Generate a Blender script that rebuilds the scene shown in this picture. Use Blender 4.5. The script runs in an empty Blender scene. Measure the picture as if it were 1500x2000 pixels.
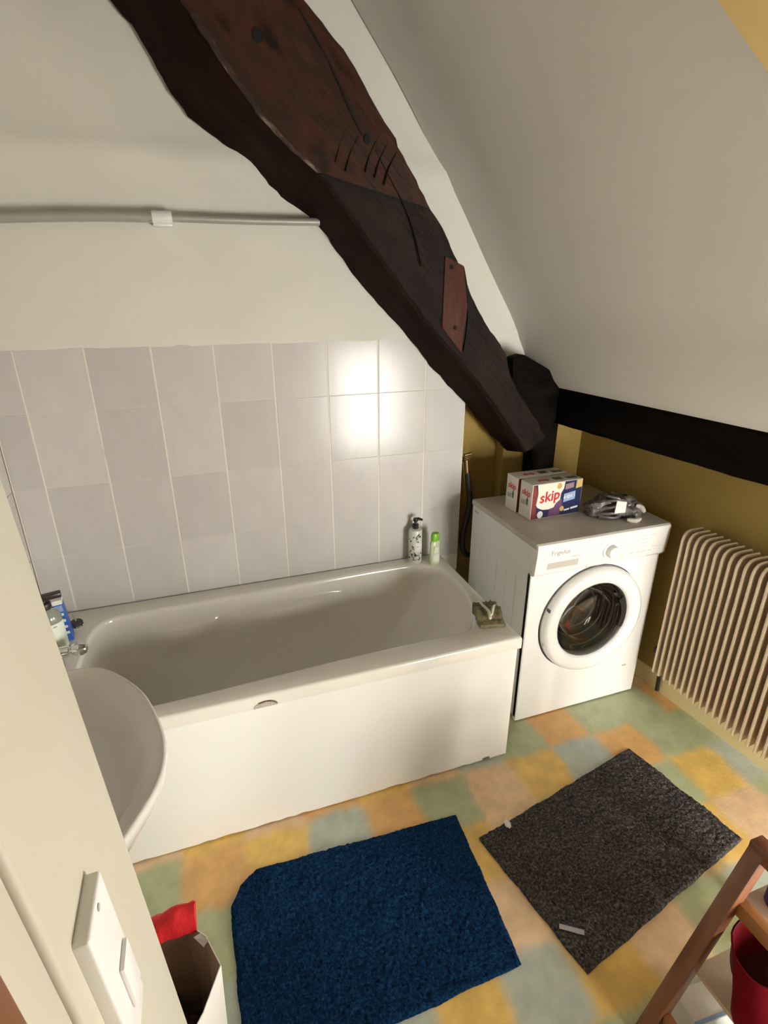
import bpy, bmesh, math, random
from mathutils import Vector, Matrix, noise

# ------------------------------------------------------------------ camera, world, light
S = bpy.context.scene
COL = S.collection
CAM = Vector((-.9958, -1.3739, 1.7019))
YAW, PITCH, ROLL, FPX = .3318, .3835, -.0025, 1050.25
fw = Vector((math.sin(YAW)*math.cos(PITCH), math.cos(YAW)*math.cos(PITCH), -math.sin(PITCH)))
rt = Vector((math.cos(YAW), -math.sin(YAW), 0)); up = rt.cross(fw)
cr, sr = math.cos(ROLL), math.sin(ROLL)
rt, up = rt*cr + up*sr, up*cr - rt*sr
cam = bpy.data.cameras.new('camera'); co = bpy.data.objects.new('camera', cam); COL.objects.link(co)
M = Matrix((rt, up, -fw)).transposed().to_4x4(); M.translation = CAM
co.matrix_world = M
cam.sensor_fit = 'VERTICAL'; cam.sensor_height = 36; cam.lens = FPX/2000*36; cam.clip_start = .02
S.camera = co

W = bpy.data.worlds.new('sky'); S.world = W; W.use_nodes = True
bg = W.node_tree.nodes['Background']
bg.inputs[0].default_value = (1.0, .962, .905, 1); bg.inputs[1].default_value = 66.0

S.view_settings.view_transform = 'Standard'; S.view_settings.look = 'None'
S.view_settings.gamma = 1; S.view_settings.use_curve_mapping = False
S.view_settings.exposure = 0.0

# the window opening in the wall behind the camera (x range, z range)
WX0, WX1, WZ0, WZ1, WYF = .30, 1.02, .12, 1.26, -2.42
WY0, WY1 = -1.72, -.68      # second window, in the right hand wall
def wall_x(y): return .865 - .082*y
pl = bpy.data.lights.new('window_portal', 'AREA'); pl.shape = 'RECTANGLE'; pl.size = WX1-WX0; pl.size_y = WZ1-WZ0
pl.cycles.is_portal = True
po = bpy.data.objects.new('window_portal', pl); COL.objects.link(po)
po.location = ((WX0+WX1)/2, WYF-.085, (WZ0+WZ1)/2)
po.rotation_euler = (math.pi/2, 0, 0)
pl2 = bpy.data.lights.new('window_portal', 'AREA'); pl2.shape = 'RECTANGLE'; pl2.size = WY1-WY0; pl2.size_y = WZ1-WZ0; pl2.cycles.is_portal = True
po2 = bpy.data.objects.new('window_portal', pl2); COL.objects.link(po2)
po2.location = (wall_x((WY0+WY1)/2)+.13, (WY0+WY1)/2, (WZ0+WZ1)/2)
po2.rotation_euler = Vector((-1, -.082, 0)).to_track_quat('-Z', 'Z').to_euler()

# ------------------------------------------------------------------ helpers
R = random.Random(7)
def nz(x, y, z=0): return noise.noise(Vector((x, y, z)))

class MB:
    """collects polygons for ONE mesh"""
    def __init__(s): s.v = []; s.f = []; s.m = []
    def add(s, vs, fs, mi=0):
        o = len(s.v); s.v += [tuple(v) for v in vs]
        for f in fs: s.f.append(tuple(i+o for i in f)); s.m.append(mi)
    def box(s, x0, x1, y0, y1, z0, z1, mi=0):
        s.add([(x, y, z) for z in (z0, z1) for y in (y0, y1) for x in (x0, x1)],
              [(0,2,3,1), (4,5,7,6), (0,1,5,4), (2,6,7,3), (0,4,6,2), (1,3,7,5)], mi)
    def prism(s, poly, axis, d0, d1, mi=0):
        def P(a, b, d):
            return {'x': (d, a, b), 'y': (a, d, b), 'z': (a, b, d)}[axis]
        n = len(poly)
        s.add([P(a, b, d0) for a, b in poly] + [P(a, b, d1) for a, b in poly],
              [tuple(range(n)), tuple(range(2*n-1, n-1, -1))] + [(i, i+n, (i+1) % n+n, (i+1) % n) for i in range(n)], mi)
    def loft(s, loops, closed=True, cap0=False, cap1=False, mi=0):
        n = len(loops[0]); vs = [p for l in loops for p in l]; fs = []
        for k in range(len(loops)-1):
            for i in range(n if closed else n-1):
                j = (i+1) % n; fs.append((k*n+i, k*n+j, (k+1)*n+j, (k+1)*n+i))
        if cap0: fs.append(tuple(range(n-1, -1, -1)))
        if cap1: fs.append(tuple((len(loops)-1)*n+i for i in range(n)))
        s.add(vs, fs, mi)
    def lathe(s, prof, c=(0,0,0), axis='z', n=32, mi=0, sx=1, sy=1):
        loops = []
        for r, h in prof:
            l = []
            for i in range(n):
                a = 2*math.pi*i/n; u, w = r*math.cos(a)*sx, r*math.sin(a)*sy
                p = {'z': (u, w, h), 'y': (u, h, w), 'x': (h, u, w)}[axis]
                l.append((c[0]+p[0], c[1]+p[1], c[2]+p[2]))
            loops.append(l)
        s.loft(loops, cap0=prof[0][0] > 1e-5, cap1=prof[-1][0] > 1e-5, mi=mi)
    def tube(s, pts, r, n=10, mi=0):
        pts = [Vector(p) for p in pts]; rr = r if isinstance(r, (list, tuple)) else [r]*len(pts)
        loops = []; prev = None
        for i, p in enumerate(pts):
            d = (pts[min(i+1, len(pts)-1)] - pts[max(i-1, 0)]).normalized()
            if prev is None: a = d.orthogonal().normalized()
            else: a = (prev - d*prev.dot(d)).normalized()
            prev = a; b = d.cross(a)
            loops.append([tuple(p + (a*math.cos(2*math.pi*k/n) + b*math.sin(2*math.pi*k/n))*rr[i]) for k in range(n)])
        s.loft(loops, cap0=True, cap1=True, mi=mi)
    def mesh(s, name):
        me = bpy.data.meshes.new(name); me.from_pydata(s.v, [], s.f)
        for p, mi in zip(me.polygons, s.m): p.material_index = mi
        return me
    def build(s, name, mats, parent=None, bevel=0, seg=2, smooth=35, loc=None, rot=None):
        me = s.mesh(name)
        bm = bmesh.new(); bm.from_mesh(me)
        bmesh.ops.recalc_face_normals(bm, faces=bm.faces)
        if bevel:
            es = [e for e in bm.edges if len(e.link_faces) == 2 and e.calc_face_angle(0) > .4]
            bmesh.ops.bevel(bm, geom=es, offset=bevel, segments=seg, profile=.5, affect='EDGES', clamp_overlap=True)
        bm.to_mesh(me); bm.free()
        return link(name, me, mats, parent, smooth, loc, rot)

def link(name, me, mats, parent=None, smooth=35, loc=None, rot=None):
    if not isinstance(mats, (list, tuple)): mats = [mats]
    for m in mats: me.materials.append(m)
    if smooth:
        me.polygons.foreach_set('use_smooth', [True]*len(me.polygons))
        me.set_sharp_from_angle(angle=math.radians(smooth))
    o = bpy.data.objects.new(name, me); COL.objects.link(o)
    if parent: o.parent = parent
    if loc: o.location = loc
    if rot: o.rotation_euler = rot
    return o

def inst(name, me, parent, loc=(0,0,0), rot=(0,0,0)):
    o = bpy.data.objects.new(name, me); COL.objects.link(o); o.parent = parent; o.location = loc; o.rotation_euler = rot
    return o
def thing(name, label, cat, loc=(0,0,0), rz=0, group=None):
    o = bpy.data.objects.new(name, None); COL.objects.link(o); o.empty_display_size = .05
    o.location = loc; o.rotation_euler = (0, 0, rz); tag(o, label, cat, group); return o
def tag(o, label, cat, group=None):
    o['label'] = label; o['category'] = cat
    if group: o['group'] = group
    return o
def struct(o, label=None):
    o['kind'] = 'structure'
    if label: o['label'] = label
    return o
def catmull(pts, n, closed=False):
    pts = [Vector(p) for p in pts]; out = []; m = len(pts); segs = m if closed else m-1
    per = 12; dense = []
    for i in range(segs):
        p0 = pts[(i-1) % m] if closed or i > 0 else pts[0]; p1 = pts[i]; p2 = pts[(i+1) % m]
        p3 = pts[(i+2) % m] if closed or i+2 < m else pts[-1]
        for k in range(per):
            t = k/per
            dense.append(.5*((2*p1) + (p2-p0)*t + (2*p0-5*p1+4*p2-p3)*t*t + (3*p1-p0-3*p2+p3)*t**3))
    if not closed: dense.append(pts[-1])
    else: dense.append(dense[0].copy())
    L = [0]
    for a, b in zip(dense, dense[1:]): L.append(L[-1] + (b-a).length)
    cnt = n if closed else n-1; k = 0
    for i in range(n):
        t = L[-1]*i/cnt
        while k < len(L)-2 and L[k+1] < t: k += 1
        d = L[k+1]-L[k]; out.append(dense[k].lerp(dense[k+1], (t-L[k])/d if d else 0))
    return out
def sstep(a, b, x):
    t = max(0, min(1, (x-a)/(b-a))); return t*t*(3-2*t)

# ------------------------------------------------------------------ materials
def mat(name, base, rough=.5, metal=0, var=None, vscale=6, vstretch=(1,1,1), vrot=(0,0,0), bump=0, bscale=60, bstretch=(1,1,1),
        coat=0, spec=.5, contrast=(.35,.65), detail=4, trans=0, sheen=0, sss=0, emit=None):
    m = bpy.data.materials.new(name); m.use_nodes = True; nt = m.node_tree; b = nt.nodes['Principled BSDF']
    b.inputs['Base Color'].default_value = (*base, 1); b.inputs['Roughness'].default_value = rough
    b.inputs['Metallic'].default_value = metal; b.inputs['Coat Weight'].default_value = coat
    b.inputs['Specular IOR Level'].default_value = spec; b.inputs['Sheen Weight'].default_value = sheen
    b.inputs['Transmission Weight'].default_value = trans
    N = nt.nodes.new; Lk = nt.links.new
    if var or bump: tc = N('ShaderNodeTexCoord')
    if var:
        mp = N('ShaderNodeMapping'); mp.vector_type = 'TEXTURE'; mp.inputs['Scale'].default_value = [1/q for q in vstretch]; mp.inputs['Rotation'].default_value = vrot
        Lk(tc.outputs['Object'], mp.inputs[0])
        no = N('ShaderNodeTexNoise'); no.inputs['Scale'].default_value = vscale; no.inputs['Detail'].default_value = detail
        Lk(mp.outputs[0], no.inputs['Vector'])
        rp = N('ShaderNodeValToRGB'); cols = [base] + list(var); e = rp.color_ramp.elements
        e[0].position = contrast[0]; e[1].position = contrast[1]
        for i in range(len(cols)-2): e.new(contrast[0] + (contrast[1]-contrast[0])*(i+1)/(len(cols)-1))
        for i, c in enumerate(cols): e[i].color = (*c, 1)
        Lk(no.outputs['Fac'], rp.inputs[0]); Lk(rp.outputs[0], b.inputs['Base Color'])
    if bump:
        mp2 = N('ShaderNodeMapping'); mp2.vector_type = 'TEXTURE'; mp2.inputs['Scale'].default_value = [1/q for q in bstretch]; mp2.inputs['Rotation'].default_value = vrot
        Lk(tc.outputs['Object'], mp2.inputs[0])
        n2 = N('ShaderNodeTexNoise'); n2.inputs['Scale'].default_value = bscale; n2.inputs['Detail'].default_value = 5
        Lk(mp2.outputs[0], n2.inputs['Vector'])
        bp = N('ShaderNodeBump'); bp.inputs['Strength'].default_value = min(1, bump); bp.inputs['Distance'].default_value = .01*max(1, bump)
        Lk(n2.outputs['Fac'], bp.inputs['Height']); Lk(bp.outputs[0], b.inputs['Normal'])
    return m

PLASTER = mat('white_plaster', (.74,.72,.655), .85, var=[(.77,.75,.69)], vscale=3, bump=.12, bscale=14)
SLOPE = mat('slope_plaster', (.68,.655,.61), .9, var=[(.71,.685,.64)], vscale=2.5, bump=.1, bscale=10)
CREAM = mat('cream_paint', (.55,.51,.41), .55, var=[(.57,.54,.46)], vscale=2, bump=.06, bscale=20)
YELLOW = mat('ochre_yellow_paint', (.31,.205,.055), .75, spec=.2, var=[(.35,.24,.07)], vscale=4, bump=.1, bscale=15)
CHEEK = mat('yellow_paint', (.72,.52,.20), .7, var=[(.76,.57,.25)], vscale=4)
FOOTLIT = mat('lit_wall_foot_yellow', (.78,.64,.32), .7, var=[(.8,.68,.38)], vscale=4)  # window light on the wall foot, put into a paler yellow
GROUT = mat('cream_grout', (.82,.77,.67), .85, var=[(.78,.73,.63), (.48,.41,.33)], vscale=5, contrast=(.45,.85))
TILE = mat('pale_grey_glazed_tile', (.60,.57,.555), .2, var=[(.65,.62,.60)], vscale=9, vstretch=(2.2,1,.5), contrast=(.3,.7), detail=8, spec=.35)
BR = (0, math.radians(47), 0)
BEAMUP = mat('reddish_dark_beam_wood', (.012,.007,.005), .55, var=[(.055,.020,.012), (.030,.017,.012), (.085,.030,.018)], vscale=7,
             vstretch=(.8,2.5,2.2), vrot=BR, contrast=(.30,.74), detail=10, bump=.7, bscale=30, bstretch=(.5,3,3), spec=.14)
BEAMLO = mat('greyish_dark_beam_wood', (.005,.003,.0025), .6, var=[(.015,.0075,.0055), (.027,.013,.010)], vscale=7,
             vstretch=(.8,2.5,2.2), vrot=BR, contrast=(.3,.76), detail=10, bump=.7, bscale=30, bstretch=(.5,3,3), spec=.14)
BEAMUN = mat('shaded_beam_underside', (.011,.0045,.003), .75, var=[(.021,.009,.005)], vscale=6, vstretch=(.8,2.5,2.2), vrot=BR, bump=.25, bscale=25, bstretch=(.5,3,3), spec=.05)  # shade on the beam's underside put into its colour
WORN = mat('worn_bare_wood_edge', (.03,.014,.010), .7, var=[(.05,.026,.018), (.30,.23,.18)], vscale=16, vstretch=(.7,1,2), vrot=BR, contrast=(.42,.70), bump=.8, bscale=60)
PLANK = mat('red_brown_patch_wood', (.060,.019,.011), .6, spec=.2, var=[(.085,.028,.017)], vscale=12, vstretch=(4,1,.6), bump=.3, bscale=60)
BLACKW = mat('blackened_timber', (.0035,.0028,.0022), .8, spec=.06, var=[(.009,.0065,.005)], vscale=7, vstretch=(1,.3,2), bump=.8, bscale=25, bstretch=(1,.25,2))
HOLE = mat('dark_hole', (.004,.003,.003), .9)
ENAMEL = mat('aged_bath_acrylic', (.80,.77,.70), .18, var=[(.82,.79,.725)], vscale=2, coat=.35)
PANEL = mat('white_bath_panel', (.86,.845,.80), .28, var=[(.88,.865,.82)], vscale=2)
GRIME = mat('dark_grime', (.10,.06,.04), .9, var=[(.25,.15,.08)], vscale=40)
CERAMIC = mat('white_ceramic', (.70,.66,.62), .14, coat=.4)
WHITE = mat('white_appliance_enamel', (.88,.865,.84), .2, coat=.5)
WHITE2 = mat('white_plastic', (.85,.84,.82), .32)
WMSIDE = mat('white_appliance_side', (.78,.80,.79), .35)
WMTOP = mat('shaded_worktop_plastic', (.50,.46,.41), .5, var=[(.56,.52,.47)], vscale=8)  # top darkened in its colour, as low light leaves it in shade
DIMROOM = mat('dull_beige_low_bounce', (.30,.25,.19), .9)  # unseen surfaces made dark to cut bounced light
GREYP = mat('grey_print', (.42,.40,.37), .6)
RECESS = mat('drawer_recess_grey', (.55,.50,.45), .4)
BLACK = mat('black_plastic', (.02,.016,.015), .35)
RUBBER = mat('dark_grey_rubber', (.045,.045,.045), .45)
STEEL = mat('drum_steel', (.35,.34,.33), .3, metal=1)
CHROME = mat('chrome', (.75,.74,.72), .12, metal=1)
ROD = mat('grey_rod_paint', (.42,.40,.36), .45, metal=.3)
BRASS = mat('old_brass', (.25,.15,.07), .4, metal=.9)
HOSE = mat('dark_brown_hose', (.025,.014,.01), .5)
RADI = mat('cream_radiator_enamel', (.80,.66,.47), .35)
RADG = mat('radiator_gap_shade', (.66,.50,.39), .5)  # enamel cream darkened to paint the shade between the fins
PAPERW = mat('white_paper', (.82,.80,.76), .7)
PAPERB = mat('brown_kraft_paper', (.42,.28,.20), .8, var=[(.48,.34,.25)], vscale=8, bump=.3, bscale=20)
RED = mat('bright_red_fabric', (.72,.015,.02), .7, bump=.3, bscale=60)
BAGRED = mat('dark_red_bag_fabric', (.12,.002,.006), .9, spec=.1, var=[(.19,.005,.011)], vscale=10, bump=.2, bscale=80)
BAGIN = mat('dark_red_lining', (.05,.004,.006), .8)
WOOD = mat('red_brown_varnished_wood', (.15,.050,.020), .4, var=[(.20,.072,.03)], vscale=5, vstretch=(6,6,1), detail=7, coat=.3)
WOODO = mat('orange_varnished_wood', (.28,.115,.03), .4, var=[(.34,.145,.045)], vscale=5, vstretch=(6,1,6), detail=7, coat=.3)
BOARD = mat('beige_shelf_board', (.55,.42,.30), .5, var=[(.60,.47,.34)], vscale=8)
NAVY = mat('navy_print', (.018,.022,.085), .35)
REDP = mat('red_print', (.62,.02,.03), .4)
REDD = mat('dark_red_print', (.22,.03,.02), .4)
CARD = mat('white_carton', (.78,.74,.68), .4)
CREAMC = mat('cream_carton_print', (.85,.80,.68), .4)
PURP = mat('plum_print', (.14,.06,.14), .4)
GOLD = mat('gold_print', (.62,.42,.15), .4)
SKYB = mat('light_blue_print', (.30,.42,.68), .4)
BLUEP = mat('strong_blue_print', (.02,.09,.42), .35, var=[(.03,.13,.5)], vscale=20)
GREENC = mat('lime_green_cap', (.22,.50,.03), .35)
GREENB = mat('pale_green_bottle', (.58,.66,.42), .3)
LEAFB = mat('white_green_bottle', (.70,.72,.62), .3)
LEAF = mat('dark_leaf_print', (.045,.055,.035), .5)
CLEARB = mat('grey_translucent_bottle', (.26,.28,.23), .15, coat=.5)
LABELW = mat('pale_mint_label', (.72,.76,.66), .45)
TEAL = mat('teal_wrapper', (.03,.30,.32), .4, var=[(.10,.45,.46)], vscale=12)
DBLUE = mat('dark_blue_plastic', (.025,.02,.14), .4)
SOAPW = mat('olive_brown_wrapper', (.13,.105,.05), .35, var=[(.20,.165,.09)], vscale=40, bump=.5, bscale=50)
SOAPL = mat('pale_wrapper_strip', (.60,.56,.42), .4)
PLASTG = mat('crinkled_grey_plastic', (.06,.052,.046), .28, spec=.35, var=[(.15,.135,.12), (.10,.09,.08), (.24,.22,.20)], vscale=11, contrast=(.3,.7), bump=1.0, bscale=24)
CABLE = mat('grey_cable', (.13,.115,.105), .4)
BROWNW = mat('brown_door_wood', (.20,.07,.03), .4, var=[(.26,.10,.045)], vscale=8, vstretch=(4,4,.6))

def pile(name, c0, c1, c2, scale=150):
    m = mat(name, c0, .95, var=[c1, c2], vscale=scale, contrast=(.3,.72), detail=3, bump=1.0, bscale=300, spec=.08)
    return m
MATBLUE = pile('navy_terry', (.003,.017,.055), (.006,.038,.11), (.016,.078,.195))
MATGREY = pile('charcoal_terry', (.035,.031,.030), (.10,.090,.085), (.26,.235,.22))

def per_object(m, lo, hi):        # every tile fired a touch lighter or darker
    nt = m.node_tree; b = nt.nodes['Principled BSDF']; src = b.inputs['Base Color'].links[0].from_socket
    oi = nt.nodes.new('ShaderNodeObjectInfo'); mr = nt.nodes.new('ShaderNodeMapRange'); mr.inputs['To Min'].default_value = lo; mr.inputs['To Max'].default_value = hi
    hs = nt.nodes.new('ShaderNodeHueSaturation'); nt.links.new(oi.outputs['Random'], mr.inputs['Value']); nt.links.new(mr.outputs[0], hs.inputs['Value'])
    nt.links.new(src, hs.inputs['Color']); nt.links.new(hs.outputs[0], b.inputs['Base Color'])
per_object(TILE, .93, 1.04)

# glass that lets light through and mirrors a little
def glassmat(name, tint, g):
    m = bpy.data.materials.new(name); m.use_nodes = True; nt = m.node_tree; nt.nodes.clear()
    o = nt.nodes.new('ShaderNodeOutputMaterial'); mx = nt.nodes.new('ShaderNodeMixShader')
    t = nt.nodes.new('ShaderNodeBsdfTransparent'); t.inputs[0].default_value = (*tint, 1)
    gl = nt.nodes.new('ShaderNodeBsdfGlossy'); gl.inputs['Roughness'].default_value = .04
    fr = nt.nodes.new('ShaderNodeFresnel'); fr.inputs[0].default_value = g
    nt.links.new(fr.outputs[0], mx.inputs[0]); nt.links.new(t.outputs[0], mx.inputs[1]); nt.links.new(gl.outputs[0], mx.inputs[2])
    nt.links.new(mx.outputs[0], o.inputs[0]); return m
PANE = glassmat('window_glass', (.97,.98,.97), 1.45)
PORT = glassmat('door_glass', (.42,.41,.40), 1.6)

# ------------------------------------------------------------------ floor: printed vinyl in soft-edged squares
FC = {'o': (.74,.43,.16), 'y': (.80,.53,.15), 'g': (.46,.50,.30), 'b': (.49,.54,.46), 'p': (.80,.56,.34)}
PX, PY, OX, OY = .2015, .2, -1.23, -.02
known = [(.093,.033,'g'),(.273,.078,'o'),(.478,.097,'g'),(.633,.083,'g'),(.25,-.09,'b'),(.488,-.08,'o'),(.074,-.09,'y'),(-.116,-.114,'p'),
 (-.32,-.124,'g'),(.682,-.113,'g'),(.853,.106,'o'),(.682,-.27,'y'),(.679,-.362,'y'),(.86,-.223,'b'),(.5,-.331,'g'),(.713,-.485,'p'),(.55,-.688,'g'),
 (-.315,-.539,'p'),(-.291,-.658,'b'),(.096,-.7,'p'),(-.092,-.741,'y'),(.248,-.694,'g'),(-.119,-.85,'g'),(-.485,-.665,'y'),(-.35,-.83,'o'),
 (-1.302,-.083,'g'),(-1.155,-.12,'o'),(-.945,-.1,'y'),(-.736,-.1,'b'),(-.529,-.1,'o'),(-1.127,-.306,'g'),(-.694,-.636,'b'),(-1.3,-.3,'g'),
 (.86,-.5,'g'),(.86,-.1,'g'),(.5,-.5,'y'),(.3,-.5,'p'),(.1,-.5,'b'),(-.1,-.3,'p'),(-.3,-.3,'y'),(.7,.3,'o'),(.48,-.7,'b')]
cells = {}
for x, y, c in known: cells[(math.floor((x-OX)/PX), math.floor((y-OY)/PY))] = c
rr = random.Random(3)
for i in range(-8, 20):
    for j in range(-20, 8):
        if (i, j) not in cells:
            bad = {cells.get((i-1, j)), cells.get((i+1, j)), cells.get((i, j-1)), cells.get((i, j+1))}
            cells[(i, j)] = rr.choice([k for k in 'oygbp' if k not in bad] or ['b'])
def floor_col(x, y):
    wx = x + .018*nz(x*9, y*9, 1) + .008*nz(x*30, y*30, 2); wy = y + .018*nz(x*9, y*9, 5) + .008*nz(x*30, y*30, 7)
    u = (wx-OX)/PX - .5; v = (wy-OY)/PY - .5
    i, j = math.floor(u), math.floor(v); a = sstep(.40, .60, u-i); b = sstep(.40, .60, v-j)
    c = [0, 0, 0]
    for di, wi in ((0, 1-a), (1, a)):
        for dj, wj in ((0, 1-b), (1, b)):
            q = FC[cells.get((i+di, j+dj), 'o')]
            for k in range(3): c[k] += q[k]*wi*wj
    f = 1 + .16*nz(x*16, y*16, 3) + .12*nz(x*45, y*45, 9)
    return [min(1, k*f) for k in c]
def make_floor():
    x0, x1, y0, y1, st = -1.75, 1.2, -2.5, .9, .0125
    nx, ny = int((x1-x0)/st), int((y1-y0)/st)
    vs = [(x0+(x1-x0)*i/nx, y0+(y1-y0)*j/ny, 0) for j in range(ny+1) for i in range(nx+1)]
    fs = [(j*(nx+1)+i, j*(nx+1)+i+1, (j+1)*(nx+1)+i+1, (j+1)*(nx+1)+i) for j in range(ny) for i in range(nx)]
    me = bpy.data.meshes.new('floor'); me.from_pydata(vs, [], fs)
    ca = me.color_attributes.new('print', 'FLOAT_COLOR', 'POINT')
    buf = []
    for v in vs: buf += floor_col(v[0], v[1]) + [1]
    ca.data.foreach_set('color', buf)
    m = mat('printed_vinyl', (.6,.4,.2), .42, bump=.12, bscale=90); nt = m.node_tree
    at = nt.nodes.new('ShaderNodeAttribute'); at.attribute_name = 'print'
    nt.links.new(at.outputs['Color'], nt.nodes['Principled BSDF'].inputs['Base Color'])
    return struct(link('floor', me, m), 'vinyl floor printed with soft orange, yellow and green squares')
make_floor()

# ------------------------------------------------------------------ walls
YB = .734           # tile face of the wall behind the bath
XL = -1.65          # left wall
XT = .107           # right end of the tiled part
def slope_prof(y):  # sloping ceiling section at depth y
    s = -.082*(y-.73)
    return [(x+s, z) for x, z in [(-.493,2.75),(-.353,2.574),(-.174,2.349),(.039,2.035),(.17,1.834),(.301,1.633),(.365,1.50),(.43,1.375),(.47,1.33)]]

# back wall: plaster above the tiles, slightly wavy, with a wavy painted lower edge over the tile tops
def back_wall():
    mb = MB()
    x0, x1, nx = XL-.1, .62, 90
    zs = [1.53 + .0125*k for k in range(8)] + [1.64 + .03*k for k in range(40)]
    rows = []
    for r, z in enumerate(zs):
        row = []
        for i in range(nx+1):
            x = x0+(x1-x0)*i/nx
            zz = z
            if r == 0: zz = 1.537 + .004*nz(x*7, 3) + .0025*nz(x*23, 8) - .004*math.exp(-((x+.98)/.03)**2) + (.004 if -1.04 < x < -1.0 else 0)
            y = YB-.004 - .012*math.exp(-((z-2.115)/.03)**2) + .022*sstep(2.06, 2.3, z) + .004*nz(x*2.1, z*2.1, 4)
            if r == 0: y = YB-.002
            row.append((x, y, zz))
        rows.append(row)
    mb.loft(rows, closed=False)
    mb.box(XL-.1, XT, YB+.008, YB+.07, 0, 1.56); mb.box(XT-.01, .62, YB-.0005, YB+.07, 1.362, 1.56)                 # tiled part behind the tiles
    return mb.build('wall_back', [PLASTER], smooth=60)
wb = struct(back_wall(), 'white plastered wall above the bath')
mb = MB(); mb.box(XL, XT, YB+.0012, YB+.0085, .45, 1.54); mb.build('grout_bed', GROUT, wb, smooth=0)

tile_cache = {}
def tile_mesh(w, h):
    k = (round(w, 4), round(h, 4))
    if k not in tile_cache:
        m_ = MB(); m_.box(-w/2, w/2, 0, .007, -h/2, h/2)
        me = m_.mesh('wall_tile'); bm = bmesh.new(); bm.from_mesh(me); bmesh.ops.recalc_face_normals(bm, faces=bm.faces)
        es = [e for e in bm.edges if all(v.co.y < .001 for v in e.verts)]
        bmesh.ops.bevel(bm, geom=es, offset=.0010, segments=1, profile=.5, affect='EDGES'); bm.to_mesh(me); bm.free()
        me.materials.append(TILE); me.polygons.foreach_set('use_smooth', [False]*len(me.polygons))
        tile_cache[k] = me
    return tile_cache[k]
TW, TX = .209, -1.5465
xe = [XL+.002] + [TX+TW*k for k in range(8)] + [XT]
ze = [1.5405, 1.330, 1.0625, .795, .535]
for a, b in zip(xe, xe[1:]):
    for t, u in zip(ze, ze[1:]):
        w, h = b-a-.0062, t-u-.0014
        inst('wall_tile', tile_mesh(w, h), wb, ((a+b)/2, YB, (t+u)/2), (math.radians(R.uniform(-.07,.07)), 0, math.radians(R.uniform(-.16,.16))))

# left wall with its own tiles beside the bath
mb = MB(); mb.box(XL-.1, XL-.009, -2.4, YB+.07, 0, 2.75)
wl = struct(mb.build('wall_left', PLASTER, smooth=0), 'left wall at the tap end of the bath')
mb = MB(); mb.box(XL-.009, XL-.005, 0, YB+.003, .45, 1.54); mb.build('grout_bed', GROUT, wl, smooth=0)
ye = [YB, .627, .418, .209, 0.0]
for a, b in zip(ye, ye[1:]):
    for t, u in zip(ze, ze[1:]):
        inst('wall_tile', tile_mesh(a-b-.006, t-u-.0022), wl, (XL-.001, (a+b)/2, (t+u)/2), (0, math.radians(R.uniform(-.3,.3)), math.pi/2 + math.radians(R.uniform(-.3,.3))))

# ochre wall in the niche behind the washing machine, with a plaster pier around the post
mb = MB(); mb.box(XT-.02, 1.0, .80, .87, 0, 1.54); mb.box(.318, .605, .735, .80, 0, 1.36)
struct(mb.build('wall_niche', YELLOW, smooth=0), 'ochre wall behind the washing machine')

# right wall (low wall under the roof slope) with the window opening
mb = MB()
def wr(y0, y1, z0, z1):
    mb.add([(wall_x(y)+d, y, z) for z in (z0, z1) for y in (y0, y1) for d in (0, .10)],
           [(0,2,3,1), (4,5,7,6), (0,1,5,4), (2,6,7,3), (0,4,6,2), (1,3,7,5)])
wr(-.05, .86, 0, 1.45); wr(WY1, -.05, 0, 2.52); wr(-2.42, WY0, 0, 2.52); wr(WY0, WY1, 0, WZ0); wr(WY0, WY1, WZ1, 2.52)
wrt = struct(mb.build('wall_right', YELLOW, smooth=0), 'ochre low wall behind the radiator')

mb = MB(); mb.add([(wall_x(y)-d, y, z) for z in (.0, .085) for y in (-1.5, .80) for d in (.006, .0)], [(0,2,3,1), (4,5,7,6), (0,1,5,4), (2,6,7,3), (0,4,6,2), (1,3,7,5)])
struct(mb.build('lit_wall_foot', FOOTLIT, smooth=0), 'window light painted in pale yellow along the foot of the wall')  # no baseboard: an added strip holding the painted light

# sloping ceiling, with the dormer opening nearer than y = -.47
mb = MB()
ny = 24; y_a = .745
def edge_y(z): return -.362 + .55*(z-2.21)      # the plaster stops at a slanting edge beside the dormer
zc = [p.z for p in catmull([Vector((x, 0, z)) for x, z in slope_prof(0)], 40)]
rows = []
for k in range(ny+1):
    row = []
    for i in range(40):
        y = y_a+(edge_y(zc[i])-y_a)*k/ny
        p = catmull([Vector((x, 0, z)) for x, z in slope_prof(y)], 40)[i]
        row.append((p.x + .006*nz(y*2.2, p.z*2.2, 6) - .012*sstep(.56,.70,y)*sstep(1.45,1.7,p.z), y, p.z))
    rows.append(row)
mb.loft(rows, closed=False)
back = [[(x+.12, y, z+.06) for x, y, z in r] for r in rows]
mb.loft(back, closed=False)
struct(mb.build('ceiling', SLOPE, smooth=60), 'white sloping attic ceiling')
mb = MB(); e = rows[-1]
mb.loft([[(x+.004, y+.002, z) for x, y, z in e], [(1.25, y+.002, z) for x, y, z in e]], closed=False)
mb.loft([[(x+.03, y+.03, z) for x, y, z in e], [(1.25, y+.03, z) for x, y, z in e]], closed=False)
struct(mb.build('wall_dormer', CHEEK, smooth=0), 'yellow side wall of the dormer')
pf2 = slope_prof(-1.95)
mb = MB(); mb.prism(pf2 + [(1.05, 1.33), (1.05, 2.75)], 'y', -2.02, -1.95)
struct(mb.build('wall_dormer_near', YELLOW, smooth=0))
mb = MB(); mb.box(-.5, 1.3, -1.95, -.05, 2.62, 2.7)
struct(mb.build('ceiling_dormer', DIMROOM, smooth=0))
mb = MB(); mb.loft([[(x, y, z) for x, z in slope_prof(y)] for y in (-1.95, -2.42)], closed=False)
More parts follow.
